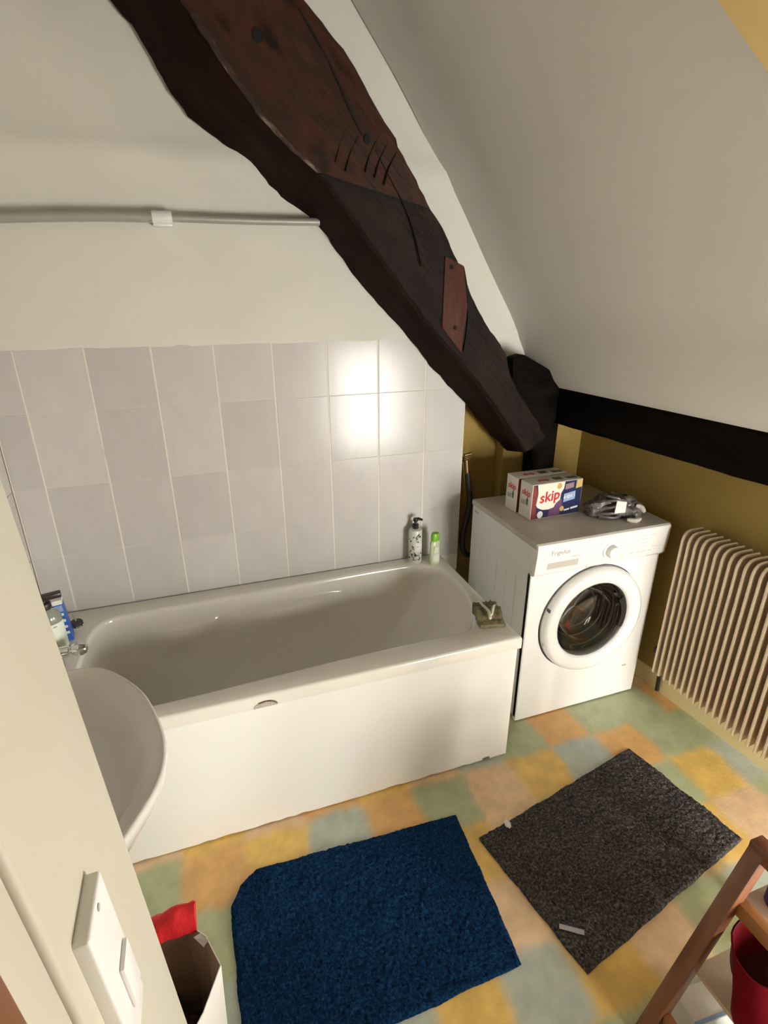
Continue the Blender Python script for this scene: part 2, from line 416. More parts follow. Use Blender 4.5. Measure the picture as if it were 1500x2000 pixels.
mb.loft([[(x+.1, y, z+.06) for x, z in slope_prof(y)] for y in (-1.95, -2.42)], closed=False)
struct(mb.build('ceiling_near', SLOPE, smooth=0))
mb = MB(); mb.box(XL-.1, .9, -2.45, YB+.1, 2.75, 2.83); struct(mb.build('ceiling_top', PLASTER, smooth=0))
mb = MB(); mb.box(XL-.1, WX0, WYF-.08, WYF, 0, 2.83); mb.box(WX1, 1.5, WYF-.08, WYF, 0, 2.83); mb.box(WX0, WX1, WYF-.08, WYF, 0, WZ0); mb.box(WX0, WX1, WYF-.08, WYF, WZ1, 2.83)
struct(mb.build('wall_front', DIMROOM, smooth=0))

mb = MB(); mb.box(XL-.2, 1.5, .88, .96, -.02, 2.9); mb.box(1.28, 1.5, -1.3, .88, -.02, 2.9)  # added outer shell that stops light leaking into the room
mb.box(.62, 1.5, .78, .88, 1.40, 2.9); mb.box(-.6, 1.5, YB+.075, .88, 2.3, 2.9); mb.box(XL-.2, 1.5, -2.5, .96, 2.84, 2.9)
mb.box(XL-.2, XL-.1, -2.5, .96, -.02, 2.9); mb.box(.10, 1.3, YB+.074, .86, 1.50, 2.8); mb.box(XL-.2, XT, YB+.072, .86, 0, 2.8)
mb.box(1.05, 1.3, -1.3, .9, 1.45, 2.8); mb.box(XL-.1, 1.5, -2.5, .96, -.08, -.005)
struct(mb.build('wall_leak_shell', PLASTER, smooth=0), 'unseen shell added behind the plaster against light leaks')

# partition with the leaning end face beside the camera
def jx(z): return -1.0721 - .0475*z
mb = MB()
def part(y0, y1, dx, mi=0):
    mb.add([(XL-.02, y, z) for z in (0, 2.76) for y in (y0, y1)] + [(jx(z)+dx, y, z) for z in (0, 2.76) for y in (y0, y1)],
           [(0,1,3,2), (4,6,7,5), (0,4,5,1), (2,3,7,6), (0,2,6,4), (1,5,7,3)], mi)
part(-1.092, -.90, 0)
wp = struct(mb.build('wall_partition', CREAM, bevel=.006, seg=3), 'cream partition end beside the doorway')
mb = MB(); part(-1.138, -1.098, -.001); mb.build('door_casing', CREAM, wp, bevel=.004)
mb = MB(); part(-1.19, -1.141, .004); mb.build('door_frame', BROWNW, wp, bevel=.003)

# window
win = bpy.data.objects.new('window_1', None); COL.objects.link(win); struct(win, 'white framed low window')
mb = MB()
for a in ((WX0, WX0+.045, WZ0, WZ1), (WX1-.045, WX1, WZ0, WZ1), (WX0, WX1, WZ0, WZ0+.045), (WX0, WX1, WZ1-.045, WZ1)): mb.box(a[0], a[1], WYF-.07, WYF-.02, a[2], a[3])
mb.build('window_frame', WHITE2, win, smooth=0)
xm = (WX0+WX1)/2; zm = .70
for a, b in ((WX0+.045, xm), (xm, WX1-.045)):
    mb = MB()
    for q in ((a, a+.035, WZ0+.045, WZ1-.045), (b-.035, b, WZ0+.045, WZ1-.045), (a, b, WZ0+.045, WZ0+.085), (a, b, WZ1-.085, WZ1-.045), (a, b, zm, zm+.025)): mb.box(q[0], q[1], WYF-.055, WYF-.025, q[2], q[3])
    mb.build('sash', WHITE2, win, smooth=0)
    for z0, z1 in ((WZ0+.085, zm), (zm+.025, WZ1-.085)):
        mb = MB(); mb.box(a+.035, b-.035, WYF-.042, WYF-.038, z0, z1); mb.build('pane', PANE, win, smooth=0)

win2 = bpy.data.objects.new('window_2', None); COL.objects.link(win2); struct(win2, 'second low window in the right wall')
def wbox(mb, y0, y1, z0, z1, d0, d1):
    mb.add([(wall_x(y)+d, y, z) for z in (z0, z1) for y in (y0, y1) for d in (d0, d1)],
           [(0,2,3,1), (4,5,7,6), (0,1,5,4), (2,6,7,3), (0,4,6,2), (1,3,7,5)])
mb = MB()
for a in ((WY0, WY0+.045, WZ0, WZ1), (WY1-.045, WY1, WZ0, WZ1), (WY0, WY1, WZ0, WZ0+.045), (WY0, WY1, WZ1-.045, WZ1)): wbox(mb, *a, .03, .08)
mb.build('window_frame', WHITE2, win2, smooth=0)
ym = (WY0+WY1)/2
for a, b in ((WY0+.045, ym), (ym, WY1-.045)):
    mb = MB()
    for q in ((a, a+.035, WZ0+.045, WZ1-.045), (b-.035, b, WZ0+.045, WZ1-.045), (a, b, WZ0+.045, WZ0+.085), (a, b, WZ1-.085, WZ1-.045), (a, b, zm, zm+.025)): wbox(mb, *q, .035, .065)
    mb.build('sash', WHITE2, win2, smooth=0)
    for z0, z1 in ((WZ0+.085, zm), (zm+.025, WZ1-.085)):
        mb = MB(); wbox(mb, a+.035, b-.035, z0, z1, .048, .052); mb.build('pane', PANE, win2, smooth=0)

# ------------------------------------------------------------------ timbers
Uc = [(-1.02,.4,2.72),(-.86,.4,2.62),(-.72,.4,2.52),(-.594,.4,2.419),(-.52,.4,2.353),(-.471,.4,2.302),(-.397,.4,2.203),(-.35,.4,2.144),(-.298,.404,2.071),(-.209,.424,1.954)]
Ul = [(-.209,.424,1.954),(-.158,.432,1.898),(-.089,.447,1.793),(.024,.469,1.626),(.141,.484,1.495),(.193,.495,1.385),(.297,.507,1.265),(.393,.518,1.148)]
Fc = [(-1.2,.4,2.72),(-1.09,.4,2.60),(-.98,.4,2.47),(-.91,.4,2.379),(-.863,.4,2.314),(-.819,.4,2.255),(-.71,.4,2.129),(-.584,.407,2.035)]
Fl = [(-.584,.407,2.035),(-.473,.428,1.916),(-.348,.449,1.774),(-.185,.473,1.594),(-.038,.489,1.454),(.103,.505,1.299),(.218,.518,1.162),(.289,.52,1.078)]
Bc = [(-1.3,.728,2.72),(-1.19,.728,2.6),(-1.089,.728,2.48),(-1.027,.728,2.406),(-.936,.728,2.247),(-.839,.728,2.168),(-.748,.728,2.118),(-.638,.728,2.013),(-.60,.728,1.99)]
Bl = [(-.60,.728,1.99),(-.517,.728,1.931),(-.37,.728,1.749),(-.183,.728,1.562),(-.044,.728,1.407),(.095,.728,1.271),(.218,.728,1.137),(.333,.728,1.031)]
beam = thing('roof_beam', 'massive curved dark brown roof timber rising diagonally over the bath', 'beam', (0,0,0))
def timber(name, U, F, B, n, m0, seed, worn=None):
    u, f, b = catmull(U, n), catmull(F, n), catmull(B, n)
    mb = MB(); loops = []
    for k in range(n):
        j = lambda s, a=.005: a*(nz(k*.55, s, seed) + .6*nz(k*1.7, s, seed+3))
        U_, F_, B_ = u[k].copy(), f[k].copy(), b[k].copy()
        ac = (U_-F_).normalized()
        U_ += ac*j(1, .009); F_ += ac*j(2, .007); B_ += ac*j(3, .009)
        if k in (0, n-1): U_, F_, B_ = u[k].copy(), f[k].copy(), b[k].copy()
        L = []
        ch = .016
        L.append(F_ + Vector((0, ch, 0)) + ac*.001)
        L.append(F_ + ac*ch*.9 + Vector((0, .001, 0)))
        for t in (.2, .35, .5, .65, .8):
            q = F_.lerp(U_, t); q.y += .004*nz(k*.6, t*9, seed+5); L.append(q)
        L.append(U_ - ac*.012); L.append(U_ + Vector((0, .014, 0)))
        UB = U_.copy(); UB.y = .722; L.append(UB)
        L.append(B_)
        for t in (.33, .66):
            q = B_.lerp(F_ + Vector((0, ch, 0)), t) + ac*.005*nz(k*.5, t*7, seed+8); L.append(q)
        loops.append([tuple(p) for p in L])
    mb.loft(loops, cap0=True, cap1=True)
    if worn:
        nn = len(loops[0])
        for k in range(n-1):
            if worn[0] <= k/(n-1) <= worn[1]:
                mb.m[k*nn+0] = 1
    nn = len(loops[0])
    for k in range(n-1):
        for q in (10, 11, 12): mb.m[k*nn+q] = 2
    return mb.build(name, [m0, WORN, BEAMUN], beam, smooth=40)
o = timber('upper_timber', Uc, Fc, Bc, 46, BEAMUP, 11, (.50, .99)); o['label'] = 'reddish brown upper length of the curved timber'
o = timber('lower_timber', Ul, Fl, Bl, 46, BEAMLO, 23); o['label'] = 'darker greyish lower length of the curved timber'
# repair plank let into the face
mb = MB()
P = [(-.153,.443,1.823),(-.079,.447,1.793),(-.048,.464,1.661),(-.054,.484,1.502),(-.141,.473,1.593)]
mb.add([(x, y-.007, z) for x, y, z in P] + [(x, y+.03, z) for x, y, z in P],
       [(0,1,2,3,4), (9,8,7,6,5)] + [(i, i+5, (i+1) % 5+5, (i+1) % 5) for i in range(5)])
o = mb.build('repair_plank', PLANK, beam, bevel=.003); o['label'] = 'red brown plank let into the timber face'
for x, y, z, r in [(-.73,.4,2.329,.014), (-.434,.4,2.123,.010), (-.127,.440,1.789,.006), (-.091,.466,1.592,.006)]:
    mb = MB(); mb.lathe([(r, -.0035), (r*.9, -.002), (r*.5, .004), (.0001, .01)], (x, y-.001, z), 'y', 14, sy=1.25); mb.build('peg_hole', HOLE, beam)
# drying cracks and the scarf joint: thin dark inlays that follow the face
def crack(pts, w):
    mb = MB(); pts = catmull(pts, 16); L0, L1 = [], []
    for i, p in enumerate(pts):
        d = (pts[min(i+1, 15)]-pts[max(i-1, 0)]).normalized(); n_ = Vector((-d.z, 0, d.x)); ww = w*(.35+.65*math.sin(math.pi*(i+.5)/16))*(1+.4*nz(i*.9, w*999))
        L0.append(p+n_*ww+Vector((0, -.006, 0))); L1.append(p-n_*ww+Vector((0, -.006, 0)))
    b0 = [p+Vector((0, .012, 0)) for p in L0]; b1 = [p+Vector((0, .012, 0)) for p in L1]
    mb.loft([[tuple(a), tuple(b), tuple(c), tuple(d)] for a, b, c, d in zip(L0, L1, b1, b0)], cap0=True, cap1=True)
    mb.build('crack', HOLE, beam)
crack([(-.575,.409,2.028),(-.409,.418,1.993),(-.225,.426,1.956)], .0035)
crack([(-.62,.402,2.40),(-.545,.402,2.30),(-.49,.402,2.20),(-.45,.402,2.13)], .0028)
crack([(-.41,.404,2.10),(-.36,.410,2.03),(-.31,.418,1.96),(-.27,.426,1.88),(-.24,.436,1.79)], .0010)
crack([(-.077,.452,1.79),(-.055,.462,1.72),(-.04,.470,1.62),(-.045,.482,1.51)], .003)
for dx, dz in ((0,0), (.03,-.012), (.06,-.03), (-.06,.0), (-.09,.02)):
    crack([(-.40+dx,.405,2.13+dz),(-.425+dx,.405,2.085+dz),(-.44+dx,.405,2.04+dz)], .0008)

post = MB()
rows = []
for k in range(22):
    z = 0 + 1.40*k/21; j = lambda s: .004*nz(z*5, s, 3)
    rows.append([(.424+j(1), .662+j(2), z), (.552+j(3), .662+j(4), z), (.552+j(5), .7345, z), (.424+j(6), .7345, z)])
post.loft(rows, cap0=True, cap1=True)
tag(post.build('corner_post', BLACKW, bevel=.006), 'black timber post standing behind the washing machine', 'post')
mb = MB(); rows = []
for k in range(40):
    y = .70 - 1.55*k/39; x = .485 - .082*(y-.6); j = lambda s: .006*nz(y*4, s, 9) + .003*nz(y*15, s, 2)
    rows.append([(x+j(1), y, 1.176+j(2)), (x-.006+j(3), y, 1.27+j(3)), (x+.006+j(4), y, 1.361+j(5)), (x+.17, y, 1.375), (x+.17, y, 1.176+j(6))])
mb.loft(rows, cap0=True, cap1=True)
tag(mb.build('wall_plate_beam', BLACKW, smooth=40), 'long black timber running along the foot of the sloping ceiling', 'beam')
mb = MB()
poly = [(.238,1.462), (.292,1.475), (.487,1.377), (.488,1.2), (.43,1.08), (.335,1.052), (.27,1.15)]
mb.prism(poly, 'y', .595, .66)
tag(mb.build('wood_block', BLACKW, bevel=.008), 'short dark wedge block at the head of the black post', 'block')

# curtain rod close to the wall
rod = thing('curtain_rod', 'grey metal rod fixed along the white wall above the bath', 'rod', (XL, .690, 1.90))
def rodz(x): return 1.9115 + (x+1.483)*.027 + .012*math.exp(-((x+1.2)/.35)**2)
def rp(x): return (x-XL, 0, rodz(x)-1.90)
mb = MB(); mb.tube([rp(XL + .06*k) for k in range(11)], .0165, 14); mb.build('outer_tube', ROD, rod)
mb = MB(); mb.tube([rp(-1.04 + .052*k) for k in range(11)], .0125, 14); mb.build('inner_tube', ROD, rod)
mb = MB(); x0 = -1.03-XL
mb.tube([(x0-.03, 0, rodz(-1.06)-1.9), (x0+.03, 0, rodz(-1.0)-1.9)], .0195, 16); mb.box(x0-.029, x0+.029, 0, .036, .008, .03)
o = mb.build('clip', WHITE2, rod, bevel=.002); o['label'] = 'white plastic wall clip'

# ------------------------------------------------------------------ bath
HB = .557
bath = thing('bathtub', 'white acrylic bathtub with flat front panel along the tiled wall', 'bathtub', (-.82, .36, 0))
def off(p): return (p[0]+.82, p[1]-.36, p[2])
inner = [(-.148,.104),(-.085,.185),(-.052,.275),(-.03,.414),(-.046,.57),(-.125,.658),(-.3,.672),(-.6,.664),(-.9,.655),(-1.26,.645),(-1.42,.632),(-1.472,.56),
         (-1.487,.43),(-1.489,.28),(-1.478,.15),(-1.43,.085),(-1.34,.066),(-1.19,.064),(-.9,.078),(-.65,.090),(-.4,.097),(-.25,.098)]
NB = 128
top = [(p.x, p.y) for p in catmull([Vector((x, y, 0)) for x, y in inner], NB, True)]
x0, x1, y0, y1 = XL+.002, .006, .004, YB-.003
cx, cy = -.8, .37
def torect(p):
    dx, dy = p[0]-cx, p[1]-cy; t = 1e9
    if dx > 0: t = min(t, (x1-cx)/dx)
    if dx < 0: t = min(t, (x0-cx)/dx)
    if dy > 0: t = min(t, (y1-cy)/dy)
    if dy < 0: t = min(t, (y0-cy)/dy)
    return [cx+dx*t, cy+dy*t]
rect = [torect(p) for p in top]
for c in ((x0,y0), (x1,y0), (x1,y1), (x0,y1)):
    k = min(range(NB), key=lambda i: (rect[i][0]-c[0])**2 + (rect[i][1]-c[1])**2); rect[k] = list(c)
def inset(l, d): return [(p[0]+(d if p[0] < x0+1e-4 else -d if p[0] > x1-1e-4 else 0), p[1]+(d if p[1] < y0+1e-4 else -d if p[1] > y1-1e-4 else 0)) for p in l]
def toward(l, d):
    out = []
    for i, p in enumerate(l):
        a, b = l[i-1], l[(i+1) % NB]; t = Vector((b[0]-a[0], b[1]-a[1])).normalized(); n_ = Vector((-t.y, t.x))
        if (Vector((cx, cy))-Vector(p)).dot(n_) < 0: n_ = -n_
        out.append((p[0]+n_.x*d, p[1]+n_.y*d))
    return out
bot = []
for x, y in top:
    u = (x+1.49)/1.46; bot.append((-1.40+u*.98, .365+(y-.37)*.60))
L3 = lambda l, z: [off((x, y, z)) for x, y in l]
loops = [L3(inset(rect, .010), .505), L3(rect, .510), L3(rect, HB-.008), L3(inset(rect, .003), HB-.002), L3(inset(rect, .009), HB), L3(top, HB), L3(toward(top, .005), HB-.002), L3(toward(top, .010), HB-.008)]
tt = toward(top, .011)
NV = 60
for k in range(1, NV+1):
    t = k/NV; z = HB-.010 - (HB-.010-.135)*(1-(1-t)**1.6 if t > 0 else 0)
    lp = []
    for (ax, ay), (bx, by) in zip(tt, bot):
        e = sstep(-.7, -.12, ax); s = t**(2.0 - .75*e)
        px, py = ax+(bx-ax)*s, ay+(by-ay)*s
        if ay > .45:                                       # two arm rests moulded into the wall side
            w = max(math.sin(math.pi*max(0, min(1, (ax+1.30)/.27))), math.sin(math.pi*max(0, min(1, (ax+.99)/.50))))**.6 if -1.30 < ax < -.49 else 0
            if -1.03 < ax < -.99: w *= .2
            ledge = (1-sstep(.472, .488, z))*sstep(.30, .46, z)
            py -= .045*w*ledge
        lp.append((px, py, z))
    loops.append([off(p) for p in lp])
last = [(cx+(p[0]-cx)*.86, cy+(p[1]-cy)*.86) for p in bot]; loops.append(L3(last, .128))
mb = MB(); mb.loft(loops, cap1=True)
mb.build('tub', ENAMEL, bath, smooth=50)
# front panel with a worn lower edge and a notch
n = 60; low = []
for i in range(n+1):
    x = XL+.01+(-.008-XL-.01)*i/n; low.append((x, .004+.003*nz(x*14, 2)+(.004 if R.random() < .12 else 0)))
low = [p for p in low if not -.115 < p[0] < -.075] + [(-.112,.002), (-.112,.014), (-.082,.016), (-.080,.002)]
low.sort(key=lambda p: p[0])
fix = []
for p in low: fix.append(p)
poly = [off((x, 0, z))[0::2] for x, z in fix] + [off((-.006, 0, .535))[0::2], off((XL+.01, 0, .535))[0::2]]
mb = MB(); mb.prism(poly, 'y', .010-.36, .024-.36); mb.build('front_panel', PANEL, bath, smooth=0)
mb = MB(); mb.box(*[v for v in (-.02+.82, -.004+.82, .026-.36, .70-.36, 0, .50)]); mb.build('end_panel', PANEL, bath, smooth=0)
mb = MB(); mb.box(XL+.82, -.01+.82, .026-.36, .034-.36, 0, .02); o = mb.build('base_batten', GRIME, bath, smooth=0); o['label'] = 'grimy dark gap under the panel'
# half-moon chip in the lip
pts = [(.037*math.cos(a)*1.0, .022*math.sin(a)) for a in [math.pi*k/14 for k in range(15)]]
mb = MB(); c = off((-.912, .0035, .512)); mb.prism([(c[0]+a, c[2]+b) for a, b in pts], 'y', c[1]-.0012, c[1]+.01)
o = mb.build('chip', mat('chip_grey', (.36,.33,.27), .7, var=[(.50,.46,.4), (.10,.08,.05)], vscale=60, contrast=(.35,.8)), bath, smooth=0); o['label'] = 'half-moon chip in the bath lip'
mb = MB()
arc = [(.038*math.cos(a), .023*math.sin(a)) for a in [math.pi*(.08+.62*k/12) for k in range(13)]]
mb.prism([(c[0]+a, c[2]+b) for a, b in arc] + [(c[0]+a*.86, c[2]+b*.80) for a, b in reversed(arc)], 'y', c[1]-.002, c[1]+.008)
mb.build('chip_edge', GRIME, bath, smooth=0)
# mixer tap on the tap-end deck
tapm = thing('bath_tap', 'chrome bath mixer tap on the tap-end deck', 'tap', (-1.56, .40, HB))
mb = MB(); mb.tube([(-.02,-.02,0), (-.02,-.02,.04)], .020, 16); mb.tube([(-.07,-.02,.045), (.055,-.02,.045)], .0185, 16); mb.lathe([(.028,0), (.028,.006), (.02,.008)], (-.02,-.02,0), n=20); mb.build('body', CHROME, tapm)
mb = MB(); mb.tube([(.05,-.02,.045), (.075,-.02,.047)], .011, 12); mb.lathe([(.008,.060), (.018,.066), (.0235,.080), (.0235,.094), (.017,.108), (.0001,.113)], (0,-.02,.047), 'x', 24); mb.build('handle', CHROME, tapm)
mb = MB(); mb.tube(catmull([(.02,-.02,.045), (.028,-.045,.045), (.035,-.06,.030), (.036,-.064,.012)], 10), .0105, 12); mb.build('spout', CHROME, tapm)
# plug with ring
plug = thing('bath_plug', 'dark rubber plug with metal stem on the bath deck corner', 'plug', (-1.527, .618, HB))
mb = MB(); mb.lathe([(.026,0), (.028,.004), (.026,.008)], n=24); mb.build('seat_ring', CHROME, plug)
mb = MB(); mb.lathe([(.022,.008), (.023,.013), (.020,.018), (.008,.019), (.0001,.019)], n=24); mb.build('stopper', RUBBER, plug)
mb = MB(); mb.tube([(0,0,.018), (-.004,.004,.05)], .0035, 8); mb.build('stem', CHROME, plug)

# ------------------------------------------------------------------ bottles and small things on the bath
def text_mesh(body, size, ext=.0002, shear=0, bold=0):
    cu = bpy.data.curves.new('lettering', 'FONT'); cu.body = body; cu.size = size; cu.extrude = ext; cu.align_x = 'CENTER'; cu.align_y = 'CENTER'
    cu.shear = shear; cu.offset = bold; cu.resolution_u = 2
    ob = bpy.data.objects.new('tmp', cu); COL.objects.link(ob)
    dg = bpy.context.evaluated_depsgraph_get(); me = bpy.data.meshes.new_from_object(ob.evaluated_get(dg))
    bpy.data.objects.remove(ob); me.name = 'lettering'; me.materials.clear(); return me
def lettering(body, size, m, parent, loc, rot, **k):
    me = text_mesh(body, size, **k); return link('lettering', me, m, parent, 0, loc, rot)

# pump bottle with leaf print
t = thing('pump_bottle', 'white pump bottle with leaf print and black pump on the bath corner', 'bottle', (-.134, .690, HB), math.radians(-12))
mb = MB(); mb.lathe([(.029,0), (.031,.004), (.031,.150), (.028,.160), (.014,.166), (.0001,.166)], n=32); mb.build('body', LEAFB, t)
mb = MB(); mb.lathe([(.0135,.165), (.0145,.168), (.0145,.186), (.008,.188), (.006,.205), (.0001,.206)], n=20)
mb.tube([(0,0,.208), (.012,-.004,.213), (.03,-.008,.207)], [.008,.007,.005], 10); mb.lathe([(.011,.200), (.012,.204), (.011,.214), (.0001,.216)], n=16)
mb.build('pump', BLACK, t)
rl = random.Random(5)
def curved_patch(r, a0, z0, ln, wd, ang, mi=0):
    vs = []
    for u, w in ((-1,0), (-.4,.8), (.4,.8), (1,0), (.4,-.8), (-.4,-.8)):
        a = u*ln*math.cos(ang) - w*wd*math.sin(ang); b = u*ln*math.sin(ang) + w*wd*math.cos(ang)
        th = a0 + a/r; vs.append((r*math.cos(th), r*math.sin(th), z0+b))
    return vs
mb = MB()
for k in range(34):
    a0 = math.radians(rl.uniform(200, 350)); z0 = rl.choice([.02, .03, .04, .055, .125, .135, .145, .115, .08]) + rl.uniform(-.006, .006)
    mb.add(curved_patch(.0315, a0, z0, rl.uniform(.006,.012), rl.uniform(.002,.0045), rl.uniform(0, 3.1)), [(0,1,2,3,4,5)])
mb.build('leaf_print', LEAF, t, smooth=0)['kind'] = 'stuff'
mb = MB(); vs = []
for i in range(9):
    a = math.radians(262+70*i/8)
    for z in (.062, .098): vs.append((.0314*math.cos(a), .0314*math.sin(a), z))
mb.add(vs, [(2*i, 2*i+2, 2*i+3, 2*i+1) for i in range(8)]); mb.build('label_panel', PAPERW, t)
# green-capped bottle
t = thing('shampoo_bottle', 'pale green bottle with lime green cap beside the pump bottle', 'bottle', (-.058, .640, HB), math.radians(20))
mb = MB(); mb.lathe([(.026,0), (.028,.004), (.029,.05), (.026,.085), (.027,.108), (.020,.116), (.0001,.116)], n=28, sy=.62); mb.build('body', GREENB, t)
mb = MB(); mb.lathe([(.020,.115), (.0215,.118), (.0215,.140), (.018,.151), (.0001,.153)], n=24, sy=.75); mb.build('cap', GREENC, t)
mb = MB()
for zz, h, a0, a1 in ((.06,.028,235,285), (.015,.035,225,300)):
    vs = []
    for i in range(8):
        a = math.radians(a0+(a1-a0)*i/7)
        for z in (zz, zz+h): vs.append((.0298*math.cos(a), .0298*.62*math.sin(a)-.0006, z))
    mb.add(vs, [(2*i, 2*i+2, 2*i+3, 2*i+1) for i in range(7)])
mb.build('label_panel', LABELW, t)
# crumpled wrapper on the bath corner
t = thing('wrapper', 'crumpled olive brown packet with pale strips on the bath rim', 'packet', (-.052, .155, HB), math.radians(-14))
mb = MB(); rows = []
for i in range(13):
    row = []
    for j in range(13):
        u, v = i/12-.5, j/12-.5
        h = .012 + .030*math.exp(-(v*3.2)**2) + .012*abs(nz(u*6, v*6, 3)) + .03*max(0, v)*(1 if v > .3 else .3)
        row.append((u*.095+.008*nz(v*5, 1), v*.135+.008*nz(u*5, 7), h))
    rows.append(row)
mb.loft(rows, closed=False); mb.loft([[(x, y, max(0, z-.012)*.0+.0005) for x, y, z in r] for r in rows], closed=False)
ring = [rows[i][0] for i in range(13)] + [rows[12][j] for j in range(1, 13)] + [rows[i][12] for i in range(11, -1, -1)] + [rows[0][j] for j in range(11, 0, -1)]
mb.loft([ring, [(x, y, .0005) for x, y, z in ring]])
mb.build('packet', SOAPW, t, smooth=25)
for pts in ([(-.018,.06,.040), (-.020,.02,.050), (-.008,-.03,.050), (-.006,-.055,.034)], [(.034,.03,.036), (.016,-.01,.054), (.0,-.045,.042)]):
    q = catmull(pts, 10); mb = MB(); mb.loft([[(p.x-.006, p.y, p.z), (p.x, p.y, p.z+.006), (p.x+.006, p.y, p.z+.001), (p.x, p.y, p.z-.006)] for p in q], cap0=True, cap1=True); mb.build('pale_strip', SOAPL, t)

# liquid soap bottle and blue carton at the tap end
t = thing('soap_bottle', 'clear soap bottle with mint label and brown-black pump at the tap end', 'bottle', (-1.565, .462, HB), math.radians(15))
t.scale = (1.22, 1.22, 1.0)
mb = MB(); mb.lathe([(.032,0), (.034,.004), (.034,.135), (.030,.155), (.016,.168), (.014,.176), (.0001,.176)], n=28, sy=.8); mb.build('body', CLEARB, t)
mb = MB(); mb.lathe([(.016,.172), (.017,.176), (.017,.196), (.010,.199), (.008,.210), (.0001,.211)], n=18); mb.box(-.012, .045, -.012, .010, .206, .224)
mb.build('pump', mat('brown_black_pump', (.03,.016,.016), .35), t, bevel=.003)
mb = MB(); vs = []
for i in range(13):
    a = math.radians(215+140*i/12)
    for z in (.020, .122): vs.append((.0347*math.cos(a), .0347*.8*math.sin(a), z))
mb.add(vs, [(2*i, 2*i+2, 2*i+3, 2*i+1) for i in range(12)]); mb.build('label_panel', LABELW, t)
mb = MB()
for a0, z0, ln, wd in ((255,.100,.008,.006), (262,.086,.018,.0014), (262,.050,.014,.005), (262,.034,.018,.0016), (290,.112,.007,.003)):
    mb.add(curved_patch(.0352, math.radians(a0), z0, ln, wd, .12), [(0,1,2,3,4,5)])
for i in range(len(mb.v)): x, y, z = mb.v[i]; mb.v[i] = (x, y*.8, z)
mb.build('label_print', mat('grey_green_print', (.25,.30,.22), .5), t, smooth=0)['kind'] = 'stuff'
t = thing('blue_carton', 'slim blue and white carton leaning behind the soap bottle', 'carton', (-1.540, .540, HB), math.radians(8))
mb = MB(); mb.box(-.017, .017, -.022, .022, 0, .165); o = mb.build('box', BLUEP, t, bevel=.001, rot=(0, -.06, 0))
mb = MB(); mb.box(-.0175, .0175, -.0225, .0225, .150, .1665); mb.build('white_end', PAPERW, t, rot=(0, -.06, 0), smooth=0)
mb = MB()
for z in (.03, .055, .08, .105): mb.box(.002, .012, -.0228, -.022, z, z+.010)
mb.box(-.010, .014, -.0228, -.022, .122, .146, 1)
mb.build('printed_marks', [PAPERW, SKYB], t, rot=(0, -.06, 0), smooth=0)['kind'] = 'stuff'

# ------------------------------------------------------------------ washing machine
WX, WY = .43, .39
wm = thing('washing_machine', 'white front-loading washing machine between the bath and the radiator', 'washing machine', (WX, WY, 0))
X0, X1, YF, YK = .12-WX, .742-WX, .150-WY, .632-WY
DC = (.428-WX, .460); DR = .205        # door centre (x, z) and hole radius
mb = MB()
mb.box(X0, X0+.012, YF+.002, YK, .02, .832); mb.box(X1-.012, X1, YF+.002, YK, .02, .832)
mb.box(X0+.012, X1-.012, YK-.012, YK, .02, .832); mb.box(X0+.012, X1-.012, YF+.01, YK-.012, .02, .03)
mb.build('cabinet', WMSIDE, wm, bevel=.002)
for k in range(5):
    y = YF + .10 + k*.075; mb = MB(); mb.prism([(X0+.001, y-.007), (X0-.0045, y-.003), (X0-.0045, y+.003), (X0+.001, y+.007)], 'z', .10, .66); mb.build('side_rib', WMSIDE, wm)
mb = MB(); mb.box(X0-.0012, X0+.001, YK-.055, YK-.022, .800, .806); mb.build('side_sticker', GREYP, wm, smooth=0)
# front plate with round hole
NF = 72; circ = []; rec = []
fx0, fx1, fz0, fz1 = X0, X1, .006, .715
for i in range(NF):
    a = 2*math.pi*i/NF; c_, s_ = math.cos(a), math.sin(a); circ.append((DC[0]+DR*c_, DC[1]+DR*s_))
    t_ = min(((fx1-DC[0])/c_ if c_ > 1e-9 else 1e9), ((fx0-DC[0])/c_ if c_ < -1e-9 else 1e9), ((fz1-DC[1])/s_ if s_ > 1e-9 else 1e9), ((fz0-DC[1])/s_ if s_ < -1e-9 else 1e9))
    rec.append([DC[0]+c_*t_, DC[1]+s_*t_])
for c in ((fx0,fz0), (fx1,fz0), (fx1,fz1), (fx0,fz1)):
    k = min(range(NF), key=lambda i: (rec[i][0]-c[0])**2+(rec[i][1]-c[1])**2); rec[k] = list(c)
V = lambda l, y: [(x, y, z) for x, z in l]
shr = [(x+(.004 if x < fx0+1e-4 else -.004 if x > fx1-1e-4 else 0), z) for x, z in rec]
mb = MB(); mb.loft([V(rec, YF+.02), V(rec, YF+.004), V(shr, YF), V(circ, YF), V(circ, YF+.02)]); mb.build('front_plate', WHITE, wm, smooth=40)
# top and control panel
mb = MB(); mb.box(X0-.004, X1+.004, YF-.020, YK+.006, .826, .850); mb.build('top_plate', WMTOP, wm, bevel=.006, seg=3)
prof = [(YF+.012,.708), (YF-.012,.710), (YF-.020,.722), (YF-.027,.80), (YF-.0275,.838), (YF-.024,.846), (YF+.012,.846)]
mb = MB(); mb.prism(prof, 'x', X0-.001, X1+.001); mb.build('control_panel', WHITE, wm, bevel=.003)
def pan_y(z): return YF-.020-.007*(z-.722)/.078 if z < .80 else YF-.0272
tl = math.atan2(.007, .078)
mb = MB(); z0, z1 = .738, .765
mb.add([(x, pan_y(z)+d, z) for z in (z0, z1) for x in (.170-WX, .310-WX) for d in (-.0006, .004)], [(0,2,3,1), (4,5,7,6), (0,1,5,4), (2,6,7,3), (0,4,6,2), (1,3,7,5)])
o = mb.build('drawer_grip', RECESS, wm, smooth=0); o['label'] = 'grey recessed detergent drawer grip'
